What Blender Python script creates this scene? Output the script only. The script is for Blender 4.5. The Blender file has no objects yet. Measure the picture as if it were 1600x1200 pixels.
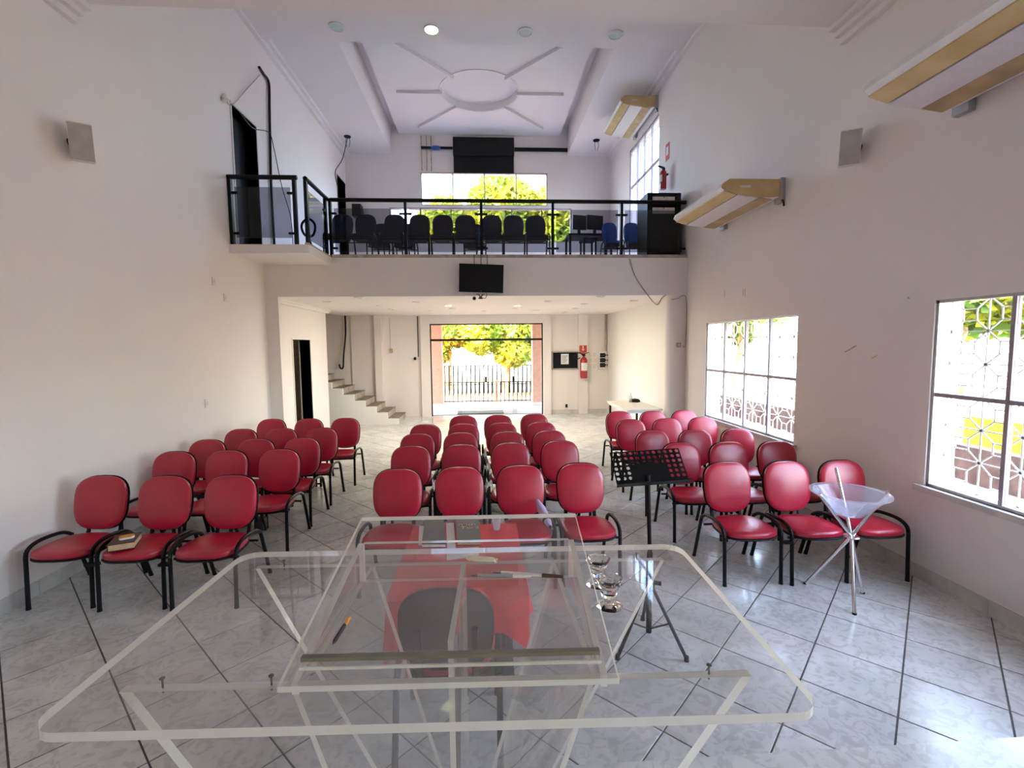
import bpy, math, random
from mathutils import Matrix, Vector
random.seed(7)
D = bpy.data
sc = bpy.context.scene
col = sc.collection
PI = math.pi

# ------------------------------------------------------------------ camera
FPX, CAM_Z = 745.0, 1.9
cam_d = D.cameras.new('camera'); cam = D.objects.new('camera', cam_d); col.objects.link(cam)
cam_d.sensor_width = 36.0; cam_d.lens = FPX / 1600 * 36.0; cam_d.clip_start = 0.05; cam_d.clip_end = 500
RIGHT = Vector((0.99813786, -0.06009891, -0.01043746))
UP = Vector((0.01524691, 0.08013188, 0.99666765))
FWD = Vector((0.05906227, 0.99497086, -0.08089899))
cam.matrix_world = Matrix(((RIGHT.x, UP.x, -FWD.x, 0), (RIGHT.y, UP.y, -FWD.y, 0), (RIGHT.z, UP.z, -FWD.z, CAM_Z), (0, 0, 0, 1)))
sc.camera = cam

def ray(x, y):
    return RIGHT * ((x - 800) / FPX) + UP * ((600 - y) / FPX) + FWD
def on_y(x, y, Y):
    r = ray(x, y); t = Y / r.y; return Vector((r.x * t, Y, CAM_Z + r.z * t))
def on_z(x, y, z):
    r = ray(x, y); t = (z - CAM_Z) / r.z; return Vector((r.x * t, r.y * t, z))
def on_x(x, y, X):
    r = ray(x, y); t = X / r.x; return Vector((X, r.y * t, CAM_Z + r.z * t))

# ------------------------------------------------------------------ light
w = D.worlds.new('sky'); sc.world = w; w.use_nodes = True
nt = w.node_tree; bg = nt.nodes['Background']
sky = nt.nodes.new('ShaderNodeTexSky'); sky.sky_type = 'NISHITA'
sky.sun_disc = False; sky.sun_elevation = math.radians(48); sky.sun_rotation = math.radians(228)
sky.air_density = 1.0; sky.dust_density = 2.5; sky.ozone_density = 1.0
hz = nt.nodes.new('ShaderNodeMix'); hz.data_type = 'RGBA'; hz.inputs[0].default_value = 0.42; hz.inputs[7].default_value = (1.0, 0.95, 0.92, 1)
nt.links.new(sky.outputs[0], hz.inputs[6]); nt.links.new(hz.outputs[2], bg.inputs[0]); bg.inputs[1].default_value = 1.0   # hazy bright sky
sun_d = D.lights.new('sun', 'SUN'); sun_d.energy = 3.0; sun_d.angle = math.radians(0.6); sun_d.color = (1.0, 0.94, 0.82)
sun = D.objects.new('sun', sun_d); col.objects.link(sun)
sun.rotation_euler = Vector((0.5, 0.45, -0.75)).to_track_quat('-Z', 'Y').to_euler()
def portal(loc, dirv, sx, sy):
    l = D.lights.new('daylight_portal', 'AREA'); l.shape = 'RECTANGLE'; l.size = sx; l.size_y = sy
    l.cycles.is_portal = True
    o = D.objects.new('daylight_portal', l); col.objects.link(o); o.location = loc
    o.rotation_euler = Vector(dirv).to_track_quat('-Z', 'Y').to_euler()
sc.view_settings.view_transform = 'Standard'; sc.view_settings.look = 'None'
sc.view_settings.gamma = 1.0; sc.view_settings.use_curve_mapping = False
sc.view_settings.exposure = 3.42
sc.cycles.max_bounces = 12; sc.cycles.diffuse_bounces = 6; sc.cycles.glossy_bounces = 4
sc.cycles.transparent_max_bounces = 40; sc.cycles.transmission_bounces = 8
sc.cycles.adaptive_threshold = 0.02
sc.cycles.sample_clamp_indirect = 12.0

# ------------------------------------------------------------------ materials
def new_mat(name):
    m = D.materials.new(name); m.use_nodes = True
    return m, m.node_tree, m.node_tree.nodes['Principled BSDF']
def setp(b, **k):
    for n, v in k.items():
        n = n.replace('_', ' ')
        if n in b.inputs: b.inputs[n].default_value = v
def rgba(c): return (c[0], c[1], c[2], 1.0)
def noise_col(t, b, c1, c2, scale, detail=4.0, lo=.35, hi=.65, coord='pos', target='Base Color', distort=0.0, stretch=None):
    g = t.nodes.new('ShaderNodeNewGeometry') if coord == 'pos' else t.nodes.new('ShaderNodeTexCoord')
    src = g.outputs['Position'] if coord == 'pos' else g.outputs['Object']
    if stretch:
        mp = t.nodes.new('ShaderNodeMapping'); mp.inputs['Scale'].default_value = stretch
        t.links.new(src, mp.inputs[0]); src = mp.outputs[0]
    n = t.nodes.new('ShaderNodeTexNoise'); n.inputs['Scale'].default_value = scale; n.inputs['Detail'].default_value = detail
    n.inputs['Distortion'].default_value = distort
    t.links.new(src, n.inputs['Vector'])
    r = t.nodes.new('ShaderNodeValToRGB'); r.color_ramp.elements[0].position = lo; r.color_ramp.elements[1].position = hi
    r.color_ramp.elements[0].color = rgba(c1); r.color_ramp.elements[1].color = rgba(c2)
    t.links.new(n.outputs['Fac'], r.inputs[0])
    if b is not None: t.links.new(r.outputs[0], b.inputs[target])
    return n, r
def bump(t, b, scale, strength, dist=.01):
    g = t.nodes.new('ShaderNodeNewGeometry'); n = t.nodes.new('ShaderNodeTexNoise'); n.inputs['Scale'].default_value = scale
    t.links.new(g.outputs['Position'], n.inputs['Vector'])
    bp = t.nodes.new('ShaderNodeBump'); bp.inputs['Strength'].default_value = strength; bp.inputs['Distance'].default_value = dist
    t.links.new(n.outputs['Fac'], bp.inputs['Height']); t.links.new(bp.outputs[0], b.inputs['Normal'])
def plain(name, c, rough=.5, metal=0.0, coat=0.0, var=.08, scale=14.0, spec=.5):
    m, t, b = new_mat(name); setp(b, Roughness=rough, Metallic=metal)
    if 'Coat Weight' in b.inputs: b.inputs['Coat Weight'].default_value = coat
    b.inputs['Specular IOR Level'].default_value = spec
    noise_col(t, b, tuple(max(0, x * (1 - var)) for x in c), tuple(min(1, x * (1 + var)) for x in c), scale)
    return m
def emit(name, c, s):
    m, t, b = new_mat(name); setp(b, Roughness=.4); b.inputs['Base Color'].default_value = rgba(c)
    b.inputs['Emission Color'].default_value = rgba(c); b.inputs['Emission Strength'].default_value = s
    return m
def clear(name, tint, gloss=.05, haze=0.0, hazecol=(.8, .8, .78), rough=.02, fres=True):
    """thin clear sheet: straight-through light, a Fresnel reflection and a little surface haze"""
    m = D.materials.new(name); m.use_nodes = True; t = m.node_tree; t.nodes.clear()
    out = t.nodes.new('ShaderNodeOutputMaterial')
    tr = t.nodes.new('ShaderNodeBsdfTransparent'); tr.inputs[0].default_value = rgba(tint)
    gl = t.nodes.new('ShaderNodeBsdfGlossy'); gl.inputs['Roughness'].default_value = rough; gl.inputs[0].default_value = (1, 1, 1, 1)
    dd = t.nodes.new('ShaderNodeBsdfDiffuse'); dd.inputs[0].default_value = rgba(hazecol)
    tl = t.nodes.new('ShaderNodeBsdfTranslucent'); tl.inputs[0].default_value = rgba(hazecol)
    df = t.nodes.new('ShaderNodeMixShader'); df.inputs[0].default_value = .5; t.links.new(dd.outputs[0], df.inputs[1]); t.links.new(tl.outputs[0], df.inputs[2])
    lw = t.nodes.new('ShaderNodeLayerWeight'); lw.inputs[0].default_value = .5
    pw = t.nodes.new('ShaderNodeMath'); pw.operation = 'POWER'; pw.inputs[1].default_value = 4.5; t.links.new(lw.outputs['Facing'], pw.inputs[0])
    fr = t.nodes.new('ShaderNodeMapRange'); fr.inputs[3].default_value = .022; fr.inputs[4].default_value = .8; t.links.new(pw.outputs[0], fr.inputs[0])
    m1 = t.nodes.new('ShaderNodeMixShader'); m1.inputs[0].default_value = haze
    t.links.new(tr.outputs[0], m1.inputs[1]); t.links.new(df.outputs[0], m1.inputs[2])
    m2 = t.nodes.new('ShaderNodeMixShader')
    mul = t.nodes.new('ShaderNodeMath'); mul.operation = 'MULTIPLY'; mul.inputs[1].default_value = gloss
    t.links.new(fr.outputs[0], mul.inputs[0]); t.links.new(mul.outputs[0], m2.inputs[0])
    t.links.new(m1.outputs[0], m2.inputs[1]); t.links.new(gl.outputs[0], m2.inputs[2])
    t.links.new(m2.outputs[0], out.inputs[0])
    return m

M = {}
def mk_wall(name, c1, c2):
    m, t, b = new_mat(name); setp(b, Roughness=.72)
    b.inputs['Specular IOR Level'].default_value = .3
    noise_col(t, b, c1, c2, .55, 5.0, .3, .7)
    bump(t, b, 160.0, .06, .004)
    return m
M['wall'] = mk_wall('wall_paint', (.81, .735, .715), (.845, .785, .75))
M['ceiling'] = mk_wall('ceiling_paint', (.80, .735, .725), (.83, .775, .76))
M['warmwhite'] = mk_wall('cream_paint', (.80, .77, .71), (.84, .81, .76))
def mk_tile():
    m, t, b = new_mat('marbled_tile'); setp(b, Roughness=.13)
    n1, r1 = noise_col(t, None, (.55, .55, .525), (.71, .705, .68), 2.2, 8.0, .35, .65, distort=1.2)
    n2, r2 = noise_col(t, None, (.80, .80, .79), (1, 1, 1), 9.0, 10.0, .42, .5, distort=2.5)
    oi = t.nodes.new('ShaderNodeObjectInfo'); mr = t.nodes.new('ShaderNodeMapRange'); mr.inputs[3].default_value = .93; mr.inputs[4].default_value = 1.04
    t.links.new(oi.outputs['Random'], mr.inputs[0])
    mx = t.nodes.new('ShaderNodeMix'); mx.data_type = 'RGBA'; mx.blend_type = 'MULTIPLY'; mx.inputs[0].default_value = .8
    t.links.new(r1.outputs[0], mx.inputs[6]); t.links.new(r2.outputs[0], mx.inputs[7])
    vm = t.nodes.new('ShaderNodeVectorMath'); vm.operation = 'SCALE'
    t.links.new(mx.outputs[2], vm.inputs[0]); t.links.new(mr.outputs[0], vm.inputs['Scale']); t.links.new(vm.outputs[0], b.inputs['Base Color'])
    nr, rr = noise_col(t, b, (.10, .10, .10), (.24, .24, .24), 3.0, 6.0, target='Roughness')
    return m
M['tile'] = mk_tile()
M['skirt'] = plain('skirting_tile', (.60, .585, .55), .25, var=.12, scale=5)
M['grout'] = plain('dark_grout', (.10, .095, .085), .9)
def mk_vinyl(name, c):
    m, t, b = new_mat(name); setp(b, Roughness=.34)
    noise_col(t, b, tuple(x * .9 for x in c), tuple(min(1, x * 1.08) for x in c), 5.0)
    b.inputs['Specular IOR Level'].default_value = .75
    bump(t, b, 420.0, .08, .002)
    return m
M['red'] = mk_vinyl('red_vinyl', (.47, .006, .032))
M['navy'] = plain('navy_fabric', (.018, .030, .075), .85, var=.2)
M['blue'] = plain('blue_fabric', (.03, .17, .72), .8)
M['black'] = plain('black_steel', (.007, .007, .008), .4, spec=.22)
M['blackplastic'] = plain('black_plastic', (.009, .009, .010), .55, spec=.2)
M['blacksat'] = plain('black_satin', (.008, .008, .009), .5, spec=.2)
M['screen'] = plain('dark_screen', (.005, .005, .006), .3, spec=.25)
M['chrome'] = plain('chrome', (.78, .78, .79), .12, metal=1.0, var=.03)
M['bolt'] = plain('dull_bolt', (.22, .20, .17), .35, metal=.9)
M['alum'] = plain('grey_aluminium', (.42, .40, .40), .4, metal=.6)
M['greyframe'] = plain('grey_window_frame', (.33, .28, .31), .5)
M['grille'] = plain('cream_iron_grille', (.70, .66, .60), .5)
M['white'] = plain('white_plastic', (.80, .78, .75), .4, var=.03)
M['ivory'] = plain('ivory_plastic', (.74, .70, .62), .45, var=.04)
M['lavpanel'] = plain('pale_mauve_panel', (.70, .64, .64), .5, var=.03)
def mk_aged():
    m, t, b = new_mat('yellowed_plastic'); setp(b, Roughness=.45)
    noise_col(t, b, (.50, .33, .12), (.68, .50, .24), 3.5, 6.0, .3, .7)
    return m
M['aged'] = mk_aged()
M['spkgrey'] = plain('speaker_grey', (.50, .45, .42), .7)
M['agedark'] = plain('browned_plastic', (.44, .30, .15), .5, var=.2, scale=4)
M['acrylic'] = clear('clear_acrylic', (.955, .95, .945), 1.0, .032, (.88, .84, .82), .015)
M['edge'] = clear('acrylic_edge', (.9, .89, .85), 1.0, .88, (.96, .94, .86), .08)  # pale edge colour stands in for light piped through the acrylic
M['olive'] = plain('dark_olive_edge', (.20, .18, .12), .3)  # plain dark olive for the strip on top of the book stop
M['bowl'] = clear('frosted_bowl', (.90, .90, .95), 1.0, .28, (.85, .84, .92), .1)
M['pane'] = clear('window_pane', (.97, .98, .975), .9, .0)
M['tintpane'] = clear('tinted_pane', (.68, .71, .75), .9, .0)  # bluish tint, deepened to cut the daylight through the upper windows
M['doorglass'] = clear('door_glass', (.93, .95, .95), 1.0, .0)
M['railglass'] = clear('smoked_glass', (.60, .60, .63), 1.0, .0)
m, t, b = new_mat('cut_glass'); setp(b, Roughness=.02, IOR=1.48); b.inputs['Transmission Weight'].default_value = 1.0; b.inputs['Base Color'].default_value = (1, .98, .92, 1); M['glass'] = m
M['paper'] = plain('white_paper', (.80, .79, .76), .8, var=.03)
M['pages'] = plain('aged_pages', (.66, .48, .28), .85, var=.12, scale=60)
M['cloth'] = plain('red_cloth', (.72, .020, .030), .75, var=.15)
M['charcoal'] = plain('charcoal_cover', (.045, .043, .05), .55)
M['brown'] = plain('dark_brown_cover', (.10, .045, .03), .5)
M['orange'] = plain('orange_card', (.80, .33, .03), .5, var=.25, scale=60)
M['lilac'] = plain('lilac_plastic', (.60, .50, .72), .35)
M['cream'] = plain('cream_cloth', (.80, .72, .50), .85)
M['extred'] = plain('extinguisher_red', (.42, .015, .018), .25, coat=.5)
M['signred'] = plain('sign_red', (.60, .06, .02), .5)
M['stairtop'] = plain('worn_stair_tread', (.24, .195, .155), .6, var=.25, scale=6)
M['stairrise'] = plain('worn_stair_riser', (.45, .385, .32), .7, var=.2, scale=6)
M['wood'] = plain('brown_wood', (.20, .10, .05), .5)
M['beigetop'] = plain('laminate_beige', (.76, .70, .62), .4)
M['rope'] = plain('white_tulle', (.86, .84, .76), .9)
M['lamp_on'] = emit('lit_lamp', (1.0, .93, .55), 7.0)
M['lamp_green'] = emit('lit_lamp_greenish', (.80, 1.0, .40), 1.0)
M['lens'] = plain('lamp_lens', (.62, .70, .64), .25)
M['pipe'] = plain('rusty_pipe', (.55, .40, .28), .6, var=.3)
M['bluevalve'] = plain('blue_valve', (.03, .10, .40), .4)
M['pinkpillar'] = plain('pink_porch_paint', (.50, .30, .22), .7)
M['concrete'] = plain('pale_concrete', (.34, .31, .28), .8, var=.12, scale=3)
M['soil'] = plain('orange_soil', (.34, .15, .05), .9, var=.3, scale=2)
M['lawn'] = plain('yard_ground', (.22, .20, .12), .95, var=.3, scale=1.5)
M['yellowwall'] = plain('yellow_paint', (.55, .40, .03), .7)
M['houseextr'] = plain('white_render', (.40, .40, .41), .8)
M['brickdark'] = plain('brown_brick', (.075, .042, .032), .9, var=.35, scale=5)
M['teal'] = plain('teal_shutter', (.16, .32, .32), .6)
M['bark'] = plain('orange_bark', (.42, .22, .10), .9, var=.35, scale=8)
def mk_leaf(name, c1, c2):
    m, t, b = new_mat(name); setp(b, Roughness=.6)
    n, r = noise_col(t, b, c1, c2, .9, 3.0, .35, .65)
    tl = t.nodes.new('ShaderNodeBsdfTranslucent'); t.links.new(r.outputs[0], tl.inputs[0])
    mx = t.nodes.new('ShaderNodeMixShader'); mx.inputs[0].default_value = .4
    out = t.nodes['Material Output']
    t.links.new(b.outputs[0], mx.inputs[1]); t.links.new(tl.outputs[0], mx.inputs[2]); t.links.new(mx.outputs[0], out.inputs[0])
    return m
M['leaf_yellow'] = mk_leaf('yellow_green_leaves', (.14, .24, .015), (.40, .36, .02))
M['leaf_green'] = mk_leaf('green_leaves', (.035, .11, .015), (.16, .26, .03))
M['leaf_sun'] = mk_leaf('sunlit_yellow_leaves', (.24, .32, .02), (.55, .48, .03))  # brighter copy of the yellow leaves, sunlight put into the colour
M['leaf_orange'] = mk_leaf('orange_blossom', (.75, .22, .03), (.85, .45, .05))

# ------------------------------------------------------------------ mesh helpers
def wloc(o):
    v = Vector((0, 0, 0))
    while o is not None:
        v = v + o.location; o = o.parent
    return v
class MB:
    def __init__(s): s.v = []; s.f = []; s.fm = []
    def add(s, vs, fs, mi=0):
        n = len(s.v); s.v += [tuple(p) for p in vs]
        for f in fs: s.f.append(tuple(n + i for i in f)); s.fm.append(mi)
        return s
    def box(s, x0, x1, y0, y1, z0, z1, mi=0):
        return s.add([(x0, y0, z0), (x1, y0, z0), (x1, y1, z0), (x0, y1, z0), (x0, y0, z1), (x1, y0, z1), (x1, y1, z1), (x0, y1, z1)],
                     [(0, 3, 2, 1), (4, 5, 6, 7), (0, 1, 5, 4), (1, 2, 6, 5), (2, 3, 7, 6), (3, 0, 4, 7)], mi)
    def obox(s, mat, hx, hy, hz, mi=0):
        c = [(-hx, -hy, -hz), (hx, -hy, -hz), (hx, hy, -hz), (-hx, hy, -hz), (-hx, -hy, hz), (hx, -hy, hz), (hx, hy, hz), (-hx, hy, hz)]
        return s.add([mat @ Vector(p) for p in c], [(0, 3, 2, 1), (4, 5, 6, 7), (0, 1, 5, 4), (1, 2, 6, 5), (2, 3, 7, 6), (3, 0, 4, 7)], mi)
    def prism(s, poly, fn0, fn1, mi_side=0, mi_face=0):
        n = len(poly); a = [fn0(p) for p in poly]; b = [fn1(p) for p in poly]
        s.add(a + b, [], 0); base = len(s.v) - 2 * n
        s.f.append(tuple(base + i for i in range(n))[::-1]); s.fm.append(mi_face)
        s.f.append(tuple(base + n + i for i in range(n))); s.fm.append(mi_face)
        for i in range(n):
            j = (i + 1) % n; s.f.append((base + i, base + j, base + n + j, base + n + i)); s.fm.append(mi_side)
        return s
    def bar(s, p0, p1, wdt, thk=None, up=(0, 0, 1), mi=0):
        p0 = Vector(p0); p1 = Vector(p1); d = (p1 - p0); L = d.length; d.normalize()
        u = Vector(up)
        if abs(d.dot(u)) > .98: u = Vector((1, 0, 0))
        x = d.cross(u).normalized(); y = x.cross(d).normalized(); thk = thk or wdt
        m = Matrix((x, d, y)).transposed().to_4x4(); m.translation = (p0 + p1) / 2
        return s.obox(m, wdt / 2, L / 2, thk / 2, mi)
    def tube(s, pts, r, seg=8, closed=False, mi=0, flat=1.0):
        pts = [Vector(p) for p in pts]; n = len(pts); rs = r if isinstance(r, (list, tuple)) else [r] * n
        rings = []; prev = None
        for i, p in enumerate(pts):
            if closed: t = pts[(i + 1) % n] - pts[i - 1]
            elif i == 0: t = pts[1] - p
            elif i == n - 1: t = p - pts[i - 1]
            else: t = (pts[i + 1] - p).normalized() + (p - pts[i - 1]).normalized()
            t.normalize()
            if prev is None:
                a = Vector((0, 0, 1)) if abs(t.z) < .9 else Vector((1, 0, 0)); u = t.cross(a).normalized()
            else:
                u = (prev - t * prev.dot(t)).normalized()
            prev = u; v = t.cross(u)
            rings.append([p + (u * math.cos(2 * PI * k / seg) * flat + v * math.sin(2 * PI * k / seg)) * rs[i] for k in range(seg)])
        vs = [q for rg in rings for q in rg]; fs = []
        for i in range(n if closed else n - 1):
            for k in range(seg):
                a = i * seg + k; b = i * seg + (k + 1) % seg; c = ((i + 1) % n) * seg + (k + 1) % seg; d = ((i + 1) % n) * seg + k
                fs.append((a, b, c, d))
        if not closed: fs += [tuple(range(seg))[::-1], tuple(range((n - 1) * seg, n * seg))]
        return s.add(vs, fs, mi)
    def cyl(s, p0, p1, r0, r1=None, seg=16, mi=0):
        return s.tube([p0, p1], [r0, r0 if r1 is None else r1], seg, False, mi)
    def lathe(s, prof, c=(0, 0, 0), seg=24, mi=0, cap=True, mat=None):
        vs = []; fs = []; n = len(prof)
        for r, z in prof:
            for k in range(seg):
                p = Vector((r * math.cos(2 * PI * k / seg), r * math.sin(2 * PI * k / seg), z))
                if mat is not None: p = mat @ p
                vs.append((p.x + c[0], p.y + c[1], p.z + c[2]))
        for i in range(n - 1):
            for k in range(seg):
                fs.append((i * seg + k, i * seg + (k + 1) % seg, (i + 1) * seg + (k + 1) % seg, (i + 1) * seg + k))
        if cap: fs += [tuple(range(seg))[::-1], tuple(range((n - 1) * seg, n * seg))]
        return s.add(vs, fs, mi)
    def pad(s, wd, dp, h, n=3.6, mat=None, dome=.012, seg=32, narrow=0.0, mi=0):
        mat = mat or Matrix(); out = []
        for k in range(seg):
            a = 2 * PI * k / seg; ca, sa = math.cos(a), math.sin(a)
            x = math.copysign(abs(ca) ** (2 / n), ca) * wd / 2; y = math.copysign(abs(sa) ** (2 / n), sa) * dp / 2
            x *= 1 + narrow * (y / (dp / 2)); out.append((x, y))
        rings = [(.93, 0), (.985, h * .15), (1, h * .45), (.985, h * .72), (.93, h * .90), (.82, h), (.5, h + dome * .8), (.2, h + dome)]
        vs = []; fs = []
        for sc_, z in rings:
            for x, y in out: vs.append(mat @ Vector((x * sc_, y * sc_, z)))
        for i in range(len(rings) - 1):
            for k in range(seg):
                fs.append((i * seg + k, i * seg + (k + 1) % seg, (i + 1) * seg + (k + 1) % seg, (i + 1) * seg + k))
        fs += [tuple(range(seg))[::-1], tuple(range((len(rings) - 1) * seg, len(rings) * seg))]
        return s.add(vs, fs, mi)
    def mesh(s, name, mats, smooth=False, off=Vector((0, 0, 0))):
        me = D.meshes.new(name); me.from_pydata([(p[0] - off.x, p[1] - off.y, p[2] - off.z) for p in s.v], [], s.f)
        for mm in mats: me.materials.append(mm)
        if len(mats) > 1: me.polygons.foreach_set('material_index', s.fm)
        if smooth:
            me.polygons.foreach_set('use_smooth', [True] * len(me.polygons)); me.set_sharp_from_angle(angle=math.radians(38))
        me.update(); return me
    def build(s, name, mat, parent=None, local=False, smooth=False, bevel=0.0, kind=None, label=None):
        mats = mat if isinstance(mat, (list, tuple)) else [mat]
        mats = [M[q] if isinstance(q, str) else q for q in mats]
        if parent is None:
            xs = [p[0] for p in s.v]; ys = [p[1] for p in s.v]; zs = [p[2] for p in s.v]
            off = Vector(((min(xs) + max(xs)) / 2, (min(ys) + max(ys)) / 2, min(zs)))
        else:
            off = Vector((0, 0, 0)) if local else wloc(parent)
        o = D.objects.new(name, s.mesh(name, mats, smooth, off)); col.objects.link(o)
        if parent is None: o.location = off
        else: o.parent = parent
        if bevel:
            bv = o.modifiers.new('bevel', 'BEVEL'); bv.width = bevel; bv.segments = 2; bv.limit_method = 'ANGLE'
        if kind: o['kind'] = kind
        if label: o['label'] = label
        return o
def tag(o, label=None, cat=None, group=None, kind=None):
    if label: o['label'] = label
    if cat: o['category'] = cat
    if group: o['group'] = group
    if kind: o['kind'] = kind
    return o
def thing(name, label, cat, loc=(0, 0, 0), rz=0.0, group=None, kind=None):
    o = D.objects.new(name, None); col.objects.link(o); o.location = loc; o.rotation_euler = (0, 0, rz); o.empty_display_size = .1
    return tag(o, label, cat, group, kind)
def copy_tree(o, parent=None):
    c = o.copy(); col.objects.link(c)
    if parent is not None: c.parent = parent
    for ch in o.children: copy_tree(ch, c)
    return c
def struct(mb, name, mat, label, cat, smooth=False, bevel=0.0):
    o = mb.build(name, mat, None, smooth=smooth, bevel=bevel); return tag(o, label, cat, kind='structure')
def smooth_path(pts, n=6):
    pts = [Vector(p) for p in pts]; out = []
    for i in range(len(pts) - 1):
        p0 = pts[max(i - 1, 0)]; p1 = pts[i]; p2 = pts[i + 1]; p3 = pts[min(i + 2, len(pts) - 1)]
        for k in range(n):
            t = k / n
            out.append(.5 * ((2 * p1) + (-p0 + p2) * t + (2 * p0 - 5 * p1 + 4 * p2 - p3) * t * t + (-p0 + 3 * p1 - 3 * p2 + p3) * t ** 3))
    out.append(pts[-1]); return out
def holed_wall(axis, c0, c1, a0, a1, z0, z1, holes):
    """wall slab between planes c0..c1 of the axis ('x' or 'y'), spanning a0..a1 along the other one, with rectangular holes"""
    A = sorted({a0, a1, *[h[0] for h in holes], *[h[1] for h in holes]}); Zs = sorted({z0, z1, *[h[2] for h in holes], *[h[3] for h in holes]})
    A = [a for a in A if a0 <= a <= a1]; Zs = [z for z in Zs if z0 <= z <= z1]
    def solid(i, j):
        if not (0 <= i < len(A) - 1 and 0 <= j < len(Zs) - 1): return False
        ca = (A[i] + A[i + 1]) / 2; cz = (Zs[j] + Zs[j + 1]) / 2
        return not any(h[0] < ca < h[1] and h[2] < cz < h[3] for h in holes)
    P = (lambda c, a, z: (c, a, z)) if axis == 'x' else (lambda c, a, z: (a, c, z))
    mb = MB()
    for i in range(len(A) - 1):
        for j in range(len(Zs) - 1):
            if not solid(i, j): continue
            p, q, r, s_ = A[i], A[i + 1], Zs[j], Zs[j + 1]
            mb.add([P(c0, p, r), P(c0, q, r), P(c0, q, s_), P(c0, p, s_)], [(0, 1, 2, 3)])
            mb.add([P(c1, p, r), P(c1, q, r), P(c1, q, s_), P(c1, p, s_)], [(3, 2, 1, 0)])
            for ok, e in ((solid(i - 1, j), (p, r, p, s_)), (solid(i + 1, j), (q, r, q, s_)), (solid(i, j - 1), (p, r, q, r)), (solid(i, j + 1), (p, s_, q, s_))):
                if not ok: mb.add([P(c0, e[0], e[1]), P(c0, e[2], e[3]), P(c1, e[2], e[3]), P(c1, e[0], e[1])], [(0, 1, 2, 3)])
    return mb

XL, XR, YB, YF = -3.5, 3.47, 13.0, -3.0        # left and right wall faces, back wall, wall behind the altar
ZB, ZC, ZN, ZU = 3.34, 2.72, 4.87, 6.9         # balcony floor, lower ceiling, altar ceiling, upper ceiling
YBAL = 8.0; ZBM = 6.79

# ------------------------------------------------------------------ floor
TS, TX0, TX1 = .607, -.69, 5.435               # spacing of the diagonal joints in x-y and x+y
slab = MB().box(XL - 1.6, XR + .3, YF, YB + .2, -.15, -.004)
floor = struct(slab, 'floor', 'grout', 'floor of pale marbled tiles laid diagonally with dark joints', 'floor')
def clip(poly, ax, lim, sign):
    out = []
    for i in range(len(poly)):
        a, b = poly[i], poly[(i + 1) % len(poly)]
        da, db = (a[ax] - lim) * sign, (b[ax] - lim) * sign
        if da >= 0: out.append(a)
        if da * db < 0:
            t = da / (da - db); out.append((a[0] + (b[0] - a[0]) * t, a[1] + (b[1] - a[1]) * t))
    return out
tiles = []; g = .0058
for i in range(-30, 30):
    for j in range(-30, 30):
        a0, a1 = TX0 + i * TS + g, TX0 + (i + 1) * TS - g; b0, b1 = TX1 + j * TS + g, TX1 + (j + 1) * TS - g
        P = [((a + b) / 2, (b - a) / 2) for a, b in ((a0, b0), (a1, b0), (a1, b1), (a0, b1))]
        cy = sum(p[1] for p in P) / 4; cx = sum(p[0] for p in P) / 4
        if cy > 13.4 or cy < 1.2: continue
        full = all(XL < p[0] < XR and 1.7 < p[1] < 13 for p in P)
        if not full:
            for ax, lim, sg in ((0, XL if cy < 10.5 else -4.9, 1), (0, XR, -1), (1, 1.7, 1), (1, 13.0, -1)):
                P = clip(P, ax, lim, sg)
                if len(P) < 3: break
            if len(P) < 3: continue
            ar = abs(sum(P[k][0] * P[(k + 1) % len(P)][1] - P[(k + 1) % len(P)][0] * P[k][1] for k in range(len(P)))) / 2
            if ar < .004: continue
        tiles.append((cx * cx + cy * cy, cx, cy, full, P))
tiles.sort(key=lambda q: q[0])
def tile_geo(mb, P):
    cx = sum(p[0] for p in P) / len(P); cy = sum(p[1] for p in P) / len(P)
    ins = lambda p: (cx + (p[0] - cx) * .992, cy + (p[1] - cy) * .992)
    n = len(P); vs = [(p[0], p[1], -.006) for p in P] + [(p[0], p[1], -.0012) for p in P] + [(ins(p)[0], ins(p)[1], 0) for p in P]
    fs = [tuple(range(2 * n, 3 * n))]
    for r in (0, n):
        for k in range(n): fs.append((r + k, r + (k + 1) % n, r + n + (k + 1) % n, r + n + k))
    return mb.add(vs, fs)
shared = None; far = MB(); cnt = 0
for dd, cx, cy, full, P in tiles:
    if cnt < 299 and (cx * cx) < 16:
        cnt += 1; fo = wloc(floor)
        if full:
            if shared is None:
                mbt = MB(); tile_geo(mbt, [(p[0] - cx, p[1] - cy) for p in P]); shared = mbt.mesh('tile', [M['tile']])
            o = D.objects.new('tile', shared); col.objects.link(o); o.parent = floor; o.location = Vector((cx, cy, 0)) - fo
        else:
            mbt = MB(); tile_geo(mbt, [(p[0] - cx, p[1] - cy) for p in P])
            o = D.objects.new('tile', mbt.mesh('cut_tile', [M['tile']])); col.objects.link(o); o.parent = floor; o.location = Vector((cx, cy, 0)) - fo
    else: tile_geo(far, P)
far.build('far_tiles', 'tile', floor, kind='stuff')
struct(MB().box(XL, XR, YF, 1.68, 0, .3), 'floor_platform', 'tile', 'low tiled platform under the clear lectern', 'platform')

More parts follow.
